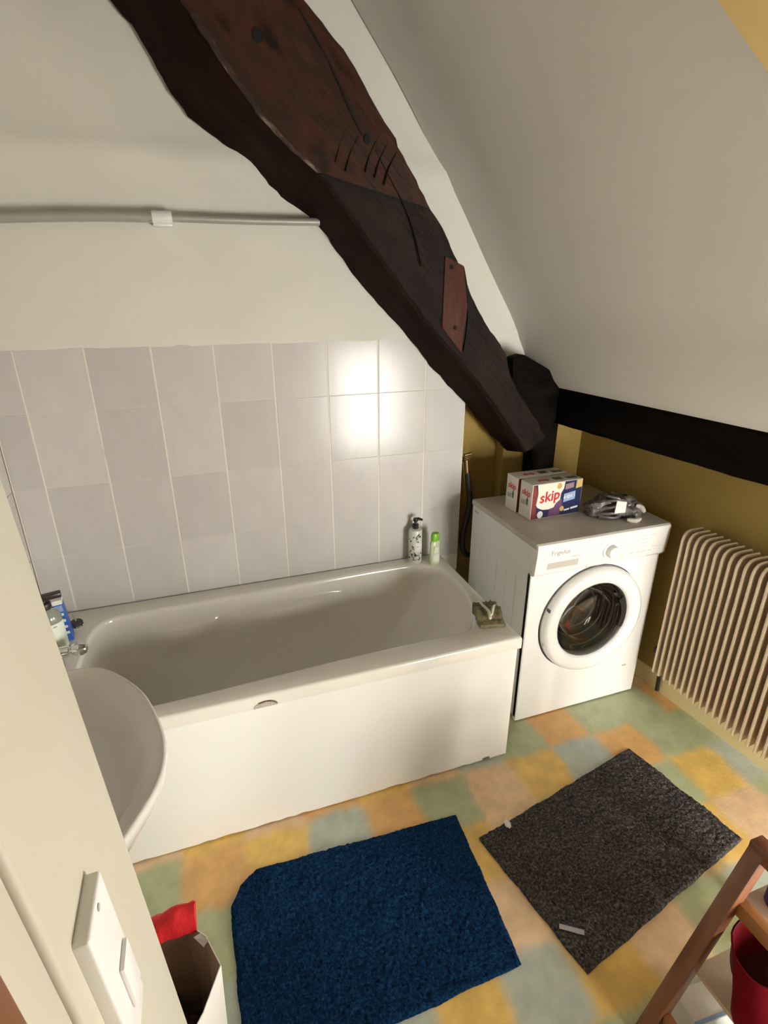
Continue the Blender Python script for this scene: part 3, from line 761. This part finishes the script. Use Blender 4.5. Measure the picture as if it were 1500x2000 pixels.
mb = MB(); mb.add([(x, pan_y(z)+d, z) for z in (.716, .838) for x in (.355-WX, .3565-WX) for d in (-.0006, .004)], [(0,2,3,1), (4,5,7,6), (0,1,5,4), (2,6,7,3), (0,4,6,2), (1,3,7,5)]); mb.build('panel_seam', GREYP, wm, smooth=0)
lettering('Frigelux', .027, GREYP, wm, (.222-WX, pan_y(.806)-.0007, .806), (math.pi/2, 0, 0))
mb = MB(); mb.lathe([(.036,0), (.036,-.004), (.027,-.006), (.025,-.022), (.022,-.026), (.0001,-.027)], (.455-WX, pan_y(.775), .775), 'y', 32); mb.build('program_knob', WHITE2, wm)
mb = MB()
def ptick(x, z, w, h=.0025):
    mb.add([(xx, pan_y(zz)-.0006, zz) for zz in (z, z+h) for xx in (x-WX, x-WX+w)], [(0,1,3,2)])
for k in range(7): ptick(.395, .735+k*.014, .018); ptick(.505, .732+k*.0145, .022)
for r_ in range(4):
    ptick(.560, .765+r_*.017, .030); ptick(.605, .765+r_*.017, .024 if r_ % 2 else .034)
for k in range(4): ptick(.555+k*.03, .742, .020, .004)
ptick(.66, .758, .05, .003); ptick(.64, .815, .03, .003); ptick(.27, .777, .045, .006)
mb.build('panel_print', mat('faint_grey_print', (.62,.60,.57), .5), wm, smooth=0)['kind'] = 'stuff'
# drum, gasket, laundry
mb = MB(); mb.lathe([(DR-.004, YF+.012), (DR-.004, YF+.05), (.175, YF+.06), (.165, YF+.10)], (DC[0], 0, DC[1]), 'y', 48)
me = mb
o = MB(); o.f = [f for f in mb.f if len(f) == 4]; o.v = mb.v; o.m = [0]*len(o.f); o.build('gasket', RUBBER, wm)
mb = MB(); mb.lathe([(.20, YF+.06), (.215, YF+.08), (.215, YF+.33), (.20, YF+.36), (.0001, YF+.365)], (DC[0], 0, DC[1]), 'y', 48)
o = MB(); o.v = mb.v; o.f = [f for f in mb.f if len(f) == 4]; o.m = [0]*len(o.f); o.build('drum', STEEL, wm)
def blob(c, r, seed, sq=(1,1,1), amp=.35, n=20):
    vs = []; fs = []
    mb = MB(); loops = []
    for i in range(1, n):
        th = math.pi*i/n; l = []
        for j in range(2*n):
            ph = math.pi*j/n; d = Vector((math.sin(th)*math.cos(ph), math.sin(th)*math.sin(ph), math.cos(th)))
            q = r*(1+amp*nz(d.x*2.2+seed, d.y*2.2, d.z*2.2) + amp*.5*nz(d.x*6, d.y*6+seed, d.z*6)); l.append((c[0]+d.x*q*sq[0], c[1]+d.y*q*sq[1], c[2]+d.z*q*sq[2]))
        loops.append(l)
    mb.loft(loops, cap0=True, cap1=True); return mb
for c, r, m_, s_ in (((DC[0]-.04, YF+.16, DC[1]-.10), .075, RED, 1), ((DC[0]-.09, YF+.15, DC[1]-.03), .055, PAPERW, 2), ((DC[0]+.06, YF+.17, DC[1]-.11), .07, NAVY, 3)):
    blob(c, r, s_).build('laundry', m_, wm)
door = mb = MB()
mb.lathe([(.232, YF+.003), (.240, YF-.004), (.240, YF-.020), (.233, YF-.034), (.220, YF-.040), (.184, YF-.034), (.174, YF-.028), (.168, YF-.012), (.168, YF+.006), (.20, YF+.006)], (DC[0], 0, DC[1]), 'y', 72)
o = MB(); o.v = mb.v; o.f = [f for f in mb.f if len(f) == 4]; o.m = [0]*len(o.f)
dr = o.build('door_ring', WHITE, wm, smooth=50)
mb = MB(); mb.lathe([(.171, YF-.022), (.150, YF-.026), (.10, YF-.029), (.0001, YF-.030)], (DC[0], 0, DC[1]), 'y', 56)
o = MB(); o.v = mb.v; o.f = [f for f in mb.f if len(f) <= 4]; o.m = [0]*len(o.f); gl = o.build('door_glass', PORT, dr)
mb = MB(); mb.lathe([(.160, YF-.005), (.150, YF+.02), (.135, YF+.06), (.10, YF+.085), (.0001, YF+.092)], (DC[0], 0, DC[1]), 'y', 56)
o = MB(); o.v = mb.v; o.f = [f for f in mb.f if len(f) <= 4]; o.m = [0]*len(o.f); gl = o.build('glass_bowl', PORT, dr)
for r_, y_ in ((.158,.0), (.147,.025), (.128,.066), (.095,.086)):
    mb = MB(); pts = [(DC[0]+r_*math.cos(2*math.pi*k/56), YF+y_, DC[1]+r_*math.sin(2*math.pi*k/56)) for k in range(57)]; mb.tube(pts, .0032, 8); mb.build('glass_rim', RUBBER if r_ > .15 else STEEL, dr)
mb = MB()   # dark grip on the hinge-free side of the door
arc0 = [(DC[0]+.162*math.cos(a), DC[1]+.162*math.sin(a)) for a in [math.radians(-22+56*k/12) for k in range(13)]]
arc1 = [(DC[0]+.136*math.cos(a), DC[1]+.136*math.sin(a)) for a in [math.radians(-22+56*k/12) for k in range(13)]]
mb.prism(arc0+arc1[::-1], 'y', YF-.030, YF-.024); o = mb.build('door_grip', BLACK, dr, smooth=0); o['label'] = 'black door grip'
for a in (158, 196):
    mb = MB(); aa = math.radians(a); mb.box(-.012, .012, YF-.030, YF-.010, -.006, .006)
    for i in range(len(mb.v)):
        x, y, z = mb.v[i]; mb.v[i] = (DC[0]+.2405*math.cos(aa)+x*math.sin(aa)*.2+z*math.cos(aa)*.3, y, DC[1]+.2405*math.sin(aa)+x*.5)
    mb.build('hinge', RUBBER if a == 158 else RECESS, dr, smooth=0)
mb = MB(); pts = [(DC[0]+.243*math.cos(2*math.pi*k/72), YF-.0005, DC[1]+.243*math.sin(2*math.pi*k/72)) for k in range(73)]; mb.tube(pts, .0022, 8); mb.build('door_shadow_gap', RUBBER, wm)  # dark tube in place of the shadow around the door ring
mb = MB(); mb.box(.655-WX, .678-WX, YF-.0006, YF+.002, .155, .163); mb.build('badge', GREYP, wm, smooth=0)
for x in (X0+.05, X1-.05):
    for y in (YF+.05, YK-.05):
        mb = MB(); mb.lathe([(.02,0), (.02,.008), (.012,.01), (.012,.022)], (x, y, 0), n=14); mb.build('foot', RUBBER, wm)

# ------------------------------------------------------------------ detergent cartons
def carton(loc, rz, label, art=True):
    w, d, h = .245, .082, .150
    t = thing('detergent_box', label, 'box', loc, rz, None)
    mb = MB(); mb.box(0, w, 0, d, 0, h); mb.build('carton', CARD, t, bevel=.0015)
    f = -.0006
    mb = MB(); mb.prism([(.002,.002), (w-.002,.002), (w-.002,h-.002), (.002,h-.002)], 'y', f, .001); mb.build('front_print', NAVY, t, smooth=0)
    mb = MB(); mb.prism([(.002,.002), (.028,.002), (.022,.06), (.030,.110), (.010,h-.002), (.002,h-.002)], 'y', f*1.6, .001); mb.build('red_edge', REDD, t, smooth=0)
    pts = [(.022,.148), (.028,.110), (.022,.062), (.030,.050), (.055,.038), (.085,.036), (.110,.042), (.118,.058), (.138,.072), (.140,.100), (.152,.120), (.154,.148)]
    mb = MB(); mb.prism(pts, 'y', f*3, .001); mb.build('cream_panel', CREAMC, t, smooth=0)
    mb = MB(); mb.prism([(.085,.002), (.140,.002), (.152,.04), (.148,.075), (.138,.072), (.118,.058), (.110,.040), (.09,.035)], 'y', f*2, .001); mb.build('plum_panel', PURP, t, smooth=0)
    mb = MB(); mb.prism([(.156,.058), (.212,.066), (.212,.102), (.156,.094)], 'y', f*3, .001); mb.build('blue_panel', SKYB, t, smooth=0)
    mb = MB(); mb.prism([(.158,.112), (.200,.118), (.200,.140), (.158,.136)], 'y', f*3, .001); mb.build('plum_label', mat('mauve_print', (.30,.20,.22), .5), t, smooth=0)
    mb = MB(); mb.prism([(.212,.112), (.242,.116), (.242,.148), (.212,.148)], 'y', f*3, .001)
    mb.lathe([(.012,0), (.012,-.0018), (.0001,-.0019)], (.128, 0, .132), 'y', 16, sy=1.1); mb.lathe([(.011,0), (.011,-.0018), (.0001,-.0019)], (.152, 0, .030), 'y', 16); mb.build('gold_marks', GOLD, t, smooth=0)['kind'] = 'stuff'
    mb = MB(); mb.lathe([(.014,0), (.014,-.0016), (.0001,-.0017)], (.046, 0, .018), 'y', 16, sy=1.1); mb.prism([(.165,.018), (.19,.021), (.19,.028), (.165,.025)], 'y', f*3, .001); mb.prism([(.196,.022), (.232,.026), (.232,.034), (.196,.030)], 'y', f*3, .001); mb.build('pale_marks', PAPERW, t, smooth=0)['kind'] = 'stuff'
    lettering('skip', .062, REDP, t, (.084, -.0021, .092), (math.pi/2, -.10, 0), bold=.0014, shear=.12)
    lettering('4 EN 1', .021, PAPERW, t, (.184, -.0021, .081), (math.pi/2, -.12, 0), bold=.0006)
    # side
    lettering('skip', .036, REDP, t, (-.0004, d/2, .106), (math.pi/2, -.0, -math.pi/2), bold=.0008, shear=.12)
    mb = MB(); mb.prism([(d*.30,.055), (d*.42,.058), (d*.46,.075), (d*.38,.088), (d*.28,.080)], 'x', -.0006, .001); mb.prism([(d*.50,.055), (d*.86,.052), (d*.86,.070), (d*.50,.074)], 'x', -.0006, .001, 1)
    mb.build('side_print', [mat('grey_print_dark', (.12,.12,.13), .5), mat('grey_print_mid', (.42,.42,.44), .5)], t, smooth=0)['kind'] = 'stuff'
    mb = MB(); lettering('skip', .034, REDP, t, (.075, d/2, h+.0004), (0, 0, 0), bold=.0008)
    mb.prism([(.125,.025), (.165,.025), (.165,.055), (.125,.055)], 'z', h-.001, h+.0006); mb.prism([(.185,.02), (.235,.02), (.235,.045), (.185,.045)], 'z', h-.001, h+.0006); mb.build('top_print', mat('grey_top_print', (.16,.15,.14), .5), t, smooth=0)['kind'] = 'stuff'
    return t
carton((.222, .340, .850), math.radians(2), 'white and navy detergent carton marked skip, the one in front')
carton((.212, .432, .850), math.radians(1), 'white and navy detergent carton marked skip, the one behind, against the post')
# transparent bag with a coiled grey cable
t = thing('cable_bag', 'crinkled grey plastic bag of coiled cable on the washing machine', 'bag', (.585, .280, .850), math.radians(-18))
mb = blob((0,0,.0), .1, 4.2, (1.10,.62,.62), .30, 34)
mb.v = [(x+.012*nz(x*24, y*24, z*24), y+.012*nz(y*24, z*24, x*24), max(.0008, z+.022+.012*nz(x*30, z*30, y*30))) for x, y, z in mb.v]
mb.build('bag', PLASTG, t, smooth=22)
for k in range(5):
    a, b, zc = .085-.006*k, .050-.002*k, .030+.012*k
    pts = [(-.035+.006*k+a*math.cos(2*math.pi*i/30)*.75, -.008+b*math.sin(2*math.pi*i/30)*1.15, zc+.018*math.sin(2*math.pi*i/30+k)+.010*nz(i*.4, k)) for i in range(31)]
    mb = MB(); mb.tube(pts, .0055, 8); mb.build('cable_loop', CABLE, t)
mb = MB(); mb.prism([(-.030,.018), (.014,.022), (.018,.066), (-.022,.070)], 'y', -.080, -.076); mb.build('white_tag', PAPERW, t, bevel=.001, rot=(-.2, 0, 0))
for pts in ([(.02,-.085,.012), (.05,-.092,.010), (.075,-.085,.016)], [(.075,-.03,.052), (.095,-.035,.045), (.105,-.05,.028)]):
    mb = MB(); mb.tube(catmull(pts, 8), [.006,.009,.010,.010,.011,.010,.009,.006], 8); mb.build('plastic_fold', mat('clear_fold', (.55,.52,.46), .15), t)

# ------------------------------------------------------------------ water hose in the niche
t = thing('water_hose', 'dark hose hanging from a small brass tap beside the tile edge', 'hose', (.15, .78, .45))
o_ = lambda p: (p[0]-.15, p[1]-.78, p[2]-.45)
mb = MB(); mb.tube(catmull([o_(p) for p in [(.142,.745,.94), (.150,.742,.88), (.163,.742,.79), (.150,.742,.70), (.136,.742,.63), (.138,.742,.56), (.165,.742,.515), (.23,.742,.51)]], 40), .0135, 12); mb.build('hose', HOSE, t)
mb = MB(); mb.tube([o_(p) for p in [(.135,.80,.995), (.135,.75,.995)]], .011, 12); mb.tube([o_(p) for p in [(.135,.750,1.0), (.140,.745,.935)]], .012, 12); mb.tube([o_(p) for p in [(.12,.742,1.025), (.155,.742,1.03)]], .007, 10); mb.build('tap', BRASS, t)

# ------------------------------------------------------------------ radiator
rad = thing('radiator', 'cream bladed radiator on the ochre wall', 'radiator', (.78, -.3, .18))
RF, RB, RZ0, RZ1 = .729, .835, .184, .851
def fin_mesh():
    mb = MB()
    # flat blade
    def out(ins, n=6):
        r = .03; pts = []
        x0, x1, z0, z1 = RF+ins, RB-ins, RZ0+ins, RZ1-ins
        for cx_, cz_, a0 in ((x0+r, z1-r, 90), (x0+.004, z0+.004, 180), (x1-.004, z0+.004, 270), (x1-r, z1-r, 0)):
            q = r if cz_ > .5 else .004
            for k in range(n+1):
                a = math.radians(a0+90*k/n); pts.append((cx_+q*math.cos(a), cz_+q*math.sin(a)))
        return pts
    loops = []
    for ins, y in ((.006,-.0028), (.0,-.0028), (.0,.0028), (.006,.0028)):
        loops.append([(x-.78, y, z-.18) for x, z in out(ins)])
    mb.loft(loops, cap0=True, cap1=True)
    path = [(RF+.09, RZ1-.004), (RF+.03, RZ1-.004), (RF+.014, RZ1-.009), (RF+.005, RZ1-.022), (RF, RZ1-.04)] + [(RF, RZ1-.04-(RZ1-.04-RZ0)*k/6) for k in range(1, 7)]
    mb.tube([(x-.78, 0, z-.18) for x, z in path], .0068, 8, 1)
    me = mb.mesh('fin'); me.materials.append(RADG); me.materials.append(RADI)
    bm = bmesh.new(); bm.from_mesh(me); bmesh.ops.recalc_face_normals(bm, faces=bm.faces); bm.to_mesh(me); bm.free()
    me.polygons.foreach_set('use_smooth', [True]*len(me.polygons)); me.set_sharp_from_angle(angle=.7); return me
fm = fin_mesh()
for k in range(23): inst('fin', fm, rad, (0, .047-.0295*k+.3, 0))
for z in (RZ1-.05, RZ0+.05):
    mb = MB(); mb.tube([(.03, .345, z-.18), (.03, -.32, z-.18)], .016, 12); mb.build('header_pipe', RADG, rad)
mb = MB(); mb.tube([(.02, .36, .055), (.02, .395, .055)], .012, 12); mb.tube([(.02, .39, .055), (.05, .40, .0), (.06, .40, -.17)], .009, 10); mb.lathe([(.017,.385), (.018,.39), (.018,.415), (.0001,.416)], (.02, 0, .055), 'y', 16); o = mb.build('valve', BLACK, rad); o['label'] = 'black valve at the foot of the radiator'
mb = MB(); mb.tube([(.02, .35, .625), (.02, .375, .625)], .010, 12); mb.build('bleed_plug', BLACK, rad)
for y in (.25, -.2):
    for z in (.12, .55):
        mb = MB(); mb.box(.05, wall_x(y-.3)-.78+.004, y-.012, y+.012, z, z+.03); mb.build('wall_bracket', RADG, rad, smooth=0)

# ------------------------------------------------------------------ bath mats
def towel(name, corners, n, m_, label, seed, cut=None, wrinkle=.006, thick=.009):
    A, B, C_, D = [Vector((x, y, 0)) for x, y in corners]     # far-left, far-right, near-right, near-left
    ctr = (A+B+C_+D)/4; nu, nv = n
    t = thing(name, label, 'bath mat', (ctr.x, ctr.y, 0))
    topv = []
    for j in range(nv+1):
        for i in range(nu+1):
            u, v = i/nu, j/nv
            p = A.lerp(B, u).lerp(D.lerp(C_, u), v)
            if cut:
                du, dv = u*cut[2], v*cut[3]
                if du < cut[0] and dv < cut[0]:
                    d = math.hypot(cut[0]-du, cut[0]-dv)
                    if d > cut[0]*1.0 and d > 0:
                        pass
                # round the far-left corner
                e = max(0, cut[0]-du)*max(0, cut[0]-dv)/cut[0]
                p += Vector((1, -1, 0))*e*.42
            edge = min(u, 1-u, v, 1-v)
            eb = .004*nz(p.x*16, p.y*16, seed) + .0015*nz(p.x*90, p.y*90, seed)
            if edge < .02: p += (p-ctr).normalized()*eb
            h = thick*min(1, .25+edge*60) + max(0, wrinkle*nz(p.x*5.5+seed, p.y*5.5, 1) + wrinkle*.6*nz(p.x*13, p.y*11+seed, 4)) + .004*nz(p.x*75, p.y*75, seed) + .0045*(rl.random()-.5)
            topv.append((p.x-ctr.x, p.y-ctr.y, max(.003, h)))
    N1 = len(topv); vs = topv + [(x, y, .001) for x, y, z in topv]
    fs = []; w = nu+1
    for j in range(nv):
        for i in range(nu):
            a = j*w+i; fs.append((a, a+w, a+w+1, a+1))
    ring = [i for i in range(w)] + [j*w+nu for j in range(1, nv+1)] + [nv*w+i for i in range(nu-1, -1, -1)] + [j*w for j in range(nv-1, 0, -1)]
    for k in range(len(ring)):
        a, b = ring[k], ring[(k+1) % len(ring)]; fs.append((a, b, b+N1, a+N1))
    fs.append(tuple(i+N1 for i in ring))
    mb = MB(); mb.v = vs; mb.f = fs; mb.m = [0]*len(fs)
    mb.build('pile', m_, t, smooth=80); return t, ctr
bm_, _ = towel('bath_mat', [(-1.092,-.135), (-.317,-.171), (-.348,-.645), (-1.085,-.66)], (200, 130), MATBLUE, 'navy blue terry bath mat on the floor along the bath', 3, (.09, 0, .78, .5), .010)
gm_, gc = towel('bath_mat', [(-.284,-.28), (.477,-.129), (.553,-.571), (-.194,-.723)], (200, 125), MATGREY, 'charcoal grey terry bath mat between the radiator and the blue mat', 8, None, .008)
mb = MB(); mb.box(-.034, .034, -.007, .007, .0155, .0165); mb.build('care_label', mat('grey_white_label', (.42,.40,.40), .6), gm_, smooth=0, loc=(-.171-gc.x, -.621-gc.y, 0), rot=(0, 0, math.radians(-34)))
mb = blob((0,0,.008), .011, 3, (.9,1.4,.6), .5, 10); o = mb.build('tissue_scrap', PAPERW, None, loc=(-.172, -.275, .013)); tag(o, 'small white scrap of tissue on the charcoal mat', 'scrap')

# ------------------------------------------------------------------ basin
bas = thing('wash_basin', 'white ceramic wash basin with rounded front beside the bath', 'basin', (XL, -.43, .87))
out = [(-1.64,-.155), (-1.50,-.135), (-1.39,-.128), (-1.293,-.146), (-1.206,-.247), (-1.163,-.349), (-1.140,-.45), (-1.146,-.54), (-1.181,-.618), (-1.23,-.69), (-1.31,-.735), (-1.42,-.75), (-1.64,-.745)]
NBs = 72
full = catmull([Vector((x, y, 0)) for x, y in out], 56) + [Vector((-1.646, -.745+.59*(k+1)/17, 0)) for k in range(16)]
c0 = Vector((-1.40, -.44, 0))
def bl(sc, z, sh=0): return [(c0.x+(p.x-c0.x)*sc+sh-XL, c0.y+(p.y-c0.y)*sc+.43, z) for p in full]
mb = MB()
mb.loft([bl(.30,-.20,-.04), bl(.62,-.15,-.02), bl(.90,-.075), bl(.975,-.035), bl(1.0,-.014), bl(.997,-.003), bl(.985,.002), bl(.965,.002), bl(.945,-.003), bl(.90,-.010), bl(.85,-.018), bl(.79,-.035), bl(.70,-.075), bl(.56,-.115), bl(.35,-.135), bl(.10,-.142)], cap0=True, cap1=True)
mb.build('bowl', CERAMIC, bas, smooth=60)
mb = MB(); mb.lathe([(.022,0), (.022,.003), (.012,.003), (.0001,.001)], (.25, -.01, -.1425), n=20); mb.build('waste', CHROME, bas)
mb = MB(); rows = []
for k in range(9):
    z = -.87+.72*k/8; s = .085+.03*(1-k/8)**2+.03*(k/8)**2
    rows.append([(.17+s*math.cos(a)*1.0, s*1.05*math.sin(a)-.01, z) for a in [2*math.pi*i/24 for i in range(24)]])
mb.loft(rows, cap0=True, cap1=True); mb.build('pedestal', CERAMIC, bas)
mb = MB(); mb.lathe([(.024,0), (.022,.02), (.018,.07), (.0001,.075)], (.07, -.01, .0), n=18); mb.tube(catmull([(.07,-.01,.05), (.12,-.01,.075), (.17,-.01,.06)], 10), .011, 10); mb.tube([(.07,-.01,.075), (.06,-.01,.11)], .008, 8); mb.build('tap', CHROME, bas)

# ------------------------------------------------------------------ switch plate on the partition end
t = thing('wall_switch', 'white double switch plate on the cream partition end', 'switch', (jx(1.182), -1.040, 1.182))
sl = -.0475
def SV(y, z, d): return (sl*(z)+d, y, z)
def plate(y0, y1, z0, z1, d0, d1):
    mb = MB(); mb.add([SV(y, z, d) for z in (z0, z1) for y in (y0, y1) for d in (d0, d1)], [(0,2,3,1), (4,5,7,6), (0,1,5,4), (2,6,7,3), (0,4,6,2), (1,3,7,5)]); return mb
plate(-.029, .029, -.085, .080, -.004, .012).build('plate', WHITE2, t, bevel=.003, seg=3)
plate(-.006, .022, -.055, .0, .011, .0165).build('rocker', WHITE2, t, bevel=.003)
mb = MB(); mb.lathe([(.003,.0115), (.003,.0128), (.0001,.013)], (sl*.072, .002, .072), 'x', 10); mb.build('screw', GREYP, t)

# ------------------------------------------------------------------ paper bag with rubbish by the partition
bg_ = thing('paper_bag', 'open white paper bag with brown inside standing by the basin', 'bag', (-1.24, -.60, 0))
topo = [(-1.172,-.462,.35), (-1.128,-.510,.352), (-1.100,-.578,.348), (-1.138,-.655,.352), (-1.20,-.735,.35), (-1.37,-.75,.352), (-1.40,-.62,.35), (-1.36,-.50,.352), (-1.25,-.465,.352)]
boto = [(-1.165,-.50,.001), (-1.13,-.53,.001), (-1.118,-.59,.001), (-1.130,-.65,.001), (-1.18,-.70,.001), (-1.34,-.71,.001), (-1.36,-.60,.001), (-1.33,-.51,.001), (-1.24,-.50,.001)]
T = [(x+1.24, y+.60, z) for x, y, z in topo]; B_ = [(x+1.24, y+.60, z) for x, y, z in boto]
mid = [tuple((a*.45+b*.55+(.008*nz(i*1.3, 4) if k < 2 else 0)) for k, (a, b) in enumerate(zip(p, q))) for i, (p, q) in enumerate(zip(T, B_))]
sc = lambda l, s: [(x*s, y*s, z) for x, y, z in l]
mb = MB(); mb.loft([T, mid, B_], cap1=True); mb.loft([T, sc(T, .985)], mi=0); mb.build('outer_paper', PAPERW, bg_, smooth=0)
mb = MB(); mb.loft([[(x, y, z-.001) for x, y, z in sc(T, .985)], sc(mid, .975), [(x, y, z+.006) for x, y, z in sc(B_, .97)]], cap1=True); mb.build('inner_paper', PAPERB, bg_, smooth=0)
mb = MB(); p0 = [(-1.140,-.503,.357), (-1.124,-.522,.354), (-1.136,-.522,.336), (-1.156,-.500,.346)]
mb.add([(x+1.24, y+.6, z) for x, y, z in p0] + [(x+1.24, y+.6, z-.002) for x, y, z in p0], [(0,1,2,3), (7,6,5,4), (0,4,5,1), (1,5,6,2), (2,6,7,3), (3,7,4,0)]); mb.build('folded_corner', PAPERW, bg_, smooth=0)
sk = blob((-1.235,-.610,.135), .095, 6, (.95,.9,1.45), .25, 18); sk.v = [(x, y, max(.012, z)) for x, y, z in sk.v]
sk.build('rubbish_sack', BLACK, None)
bpy.data.objects['rubbish_sack']['label'] = 'black plastic rubbish lying inside the paper bag'; bpy.data.objects['rubbish_sack']['category'] = 'rubbish'
mb = MB(); mb.tube(catmull([(-1.17,-.66,.16), (-1.158,-.665,.20), (-1.165,-.68,.235), (-1.18,-.69,.25)], 12), .003, 6); tag(mb.build('string', PAPERW, None), 'pale string hanging inside the paper bag', 'string')
mb = MB(); rows = []
for i in range(22):
    u = i/21; x = -1.40+.252*u; row = []
    for j in range(12):
        a = math.pi*j/11; hgt = .028+.022*sstep(.62, .85, u)+.008*nz(u*9, 2)
        row.append((x+.006*nz(u*12, j*.6), -.452-.012*u-.030*math.cos(a)*(.9+.3*nz(u*7, 5)), .345+hgt*math.sin(a)*1.2+.006*nz(u*14, j*.7, 3)))
    rows.append(row)
mb.loft(rows, cap0=True, cap1=True)
tag(mb.build('red_cloth', RED, None, smooth=60), 'bright red cloth hung over the rim of the paper bag', 'cloth')

# ------------------------------------------------------------------ low wooden rack with leaning front legs
rk = thing('wooden_rack', 'low reddish wooden rack with slanting legs and beige shelves beside the charcoal mat', 'rack', (.15, -1.05, 0))
def lean(z): return -.138 + .198*z/.568
def rk_post(y):
    mb = MB(); h = .568
    for z0, z1 in ((0, h),):
        mb.add([(lean(z)+dx-.15, y+dy+1.05, z) for z in (z0, z1) for dy in (-.018, .018) for dx in (-.019, .019)], [(0,2,3,1), (4,5,7,6), (0,1,5,4), (2,6,7,3), (0,4,6,2), (1,3,7,5)])
    mb.build('leg', WOOD, rk, bevel=.004)
for y in (-.868, -1.262): rk_post(y)
for y in (-.868, -1.262):
    mb = MB(); mb.box(.40-.15, .436-.15, y-.018+1.05, y+.018+1.05, 0, .568); mb.build('leg', WOOD, rk, bevel=.004)
def bar(name, x0, x1, y0, y1, z0, z1, m_): mb = MB(); mb.box(x0-.15, x1-.15, y0+1.05, y1+1.05, z0, z1); return mb.build(name, m_, rk, bevel=.003)
bar('top_rail', .040, .078, -1.25, -.850, .545, .582, WOOD)
bar('top_rail', .402, .436, -1.25, -.850, .545, .582, WOOD)
bar('side_rail', .014, .040, -1.25, -.852, .392, .432, WOODO)
bar('side_rail', .408, .43, -1.245, -.886, .380, .420, WOODO)
bar('foot_rail', -.118, -.098, -1.245, -.886, .055, .09, WOODO)
bar('shelf', .040, .408, -1.245, -.862, .385, .400, BOARD)
bar('shelf', -.022, .405, -1.27, -.86, .165, .180, BOARD)
# things on the rack
rb = thing('red_bag', 'dark red fabric pouch standing open on the rack shelf', 'bag', (.082, -.990, .18))
mb = MB(); rows = []
NR = 28
for z, rx, ry, ox, oy in ((.002,.085,.060,-.03,-.02), (.03,.105,.075,-.03,-.02), (.08,.108,.078,-.025,-.01), (.13,.098,.074,-.02,.02), (.158,.094,.070,-.018,.04)):
    rows.append([(ox+rx*math.cos(2*math.pi*i/NR)*(1+.06*nz(i*.5, z*9)), oy+ry*math.sin(2*math.pi*i/NR)*(1+.06*nz(i*.6, z*9, 4)), z+(.012*math.sin(2*math.pi*i/NR) if z > .12 else 0)) for i in range(NR)])
inn = [[(x*.95-.001, y*.95+.002, z) for x, y, z in rows[-1]], [(x*.9, y*.9, z-.07) for x, y, z in rows[-1]]]
mb.loft(rows, cap0=True); mb.loft([rows[-1], inn[0]]); mb.build('pouch', BAGRED, rb, smooth=60)
mb = MB(); mb.loft(inn, cap1=True); mb.build('lining', BAGIN, rb, smooth=60)
mb = MB(); mb.tube(catmull([(.0,-.065,.13), (-.03,-.10,.11), (-.06,-.105,.10)], 8), .004, 6); o = mb.build('drawstring', mat('pink_beige_cord', (.45,.26,.22), .7), rb)
mb = MB(); mb.lathe([(.026,0), (.028,.003), (.028,.07), (.018,.085), (.014,.088), (.014,.108), (.0001,.109)], n=20)
tag(mb.build('blue_bottle', DBLUE, None, loc=(.120, -.905, .4005)), 'small dark blue bottle on the upper rack shelf', 'bottle')
t = thing('storage_carton', 'white carton with blue stripe on the floor under the rack', 'carton', (.03, -.905, 0), math.radians(-4))
mb = MB(); mb.box(-.085, .13, -.03, .045, 0, .085); mb.build('box', PAPERW, t, bevel=.002)
mb = MB(); mb.box(-.0855, .1305, -.028, -.020, .0845, .0862); mb.build('blue_stripe', SKYB, t, smooth=0)
t = thing('teal_pouch', 'teal and white plastic refill pouch under the rack', 'pouch', (-.030, -.975, 0), math.radians(12))
mb = MB(); rows = []
for z, w, d in ((0,.045,.022), (.03,.05,.026), (.08,.05,.020), (.115,.048,.008), (.13,.048,.002)):
    rows.append([(w*math.cos(2*math.pi*i/20), d*math.sin(2*math.pi*i/20)*(1+.2*nz(i*.7, z*20)), z) for i in range(20)])
mb.loft(rows, cap0=True, cap1=True); mb.build('pouch', TEAL, t)
mb = MB(); mb.prism([(.014,.01), (.036,.012), (.030,.12), (.012,.122)], 'y', -.030, -.004); mb.build('white_band', PAPERW, t)
t = thing('navy_packet', 'navy and white crumpled packet under the rack', 'packet', (.035, -1.055, 0), math.radians(-15))
mb = blob((0,0,.05), .05, 9, (1.1,.7,.9), .35, 14); mb.v = [(x, y, max(.001, z)) for x, y, z in mb.v]; mb.build('wrap', mat('navy_white_wrap', (.02,.02,.09), .3, var=[(.03,.03,.12), (.7,.72,.75)], vscale=16, contrast=(.45,.56)), t, smooth=25)
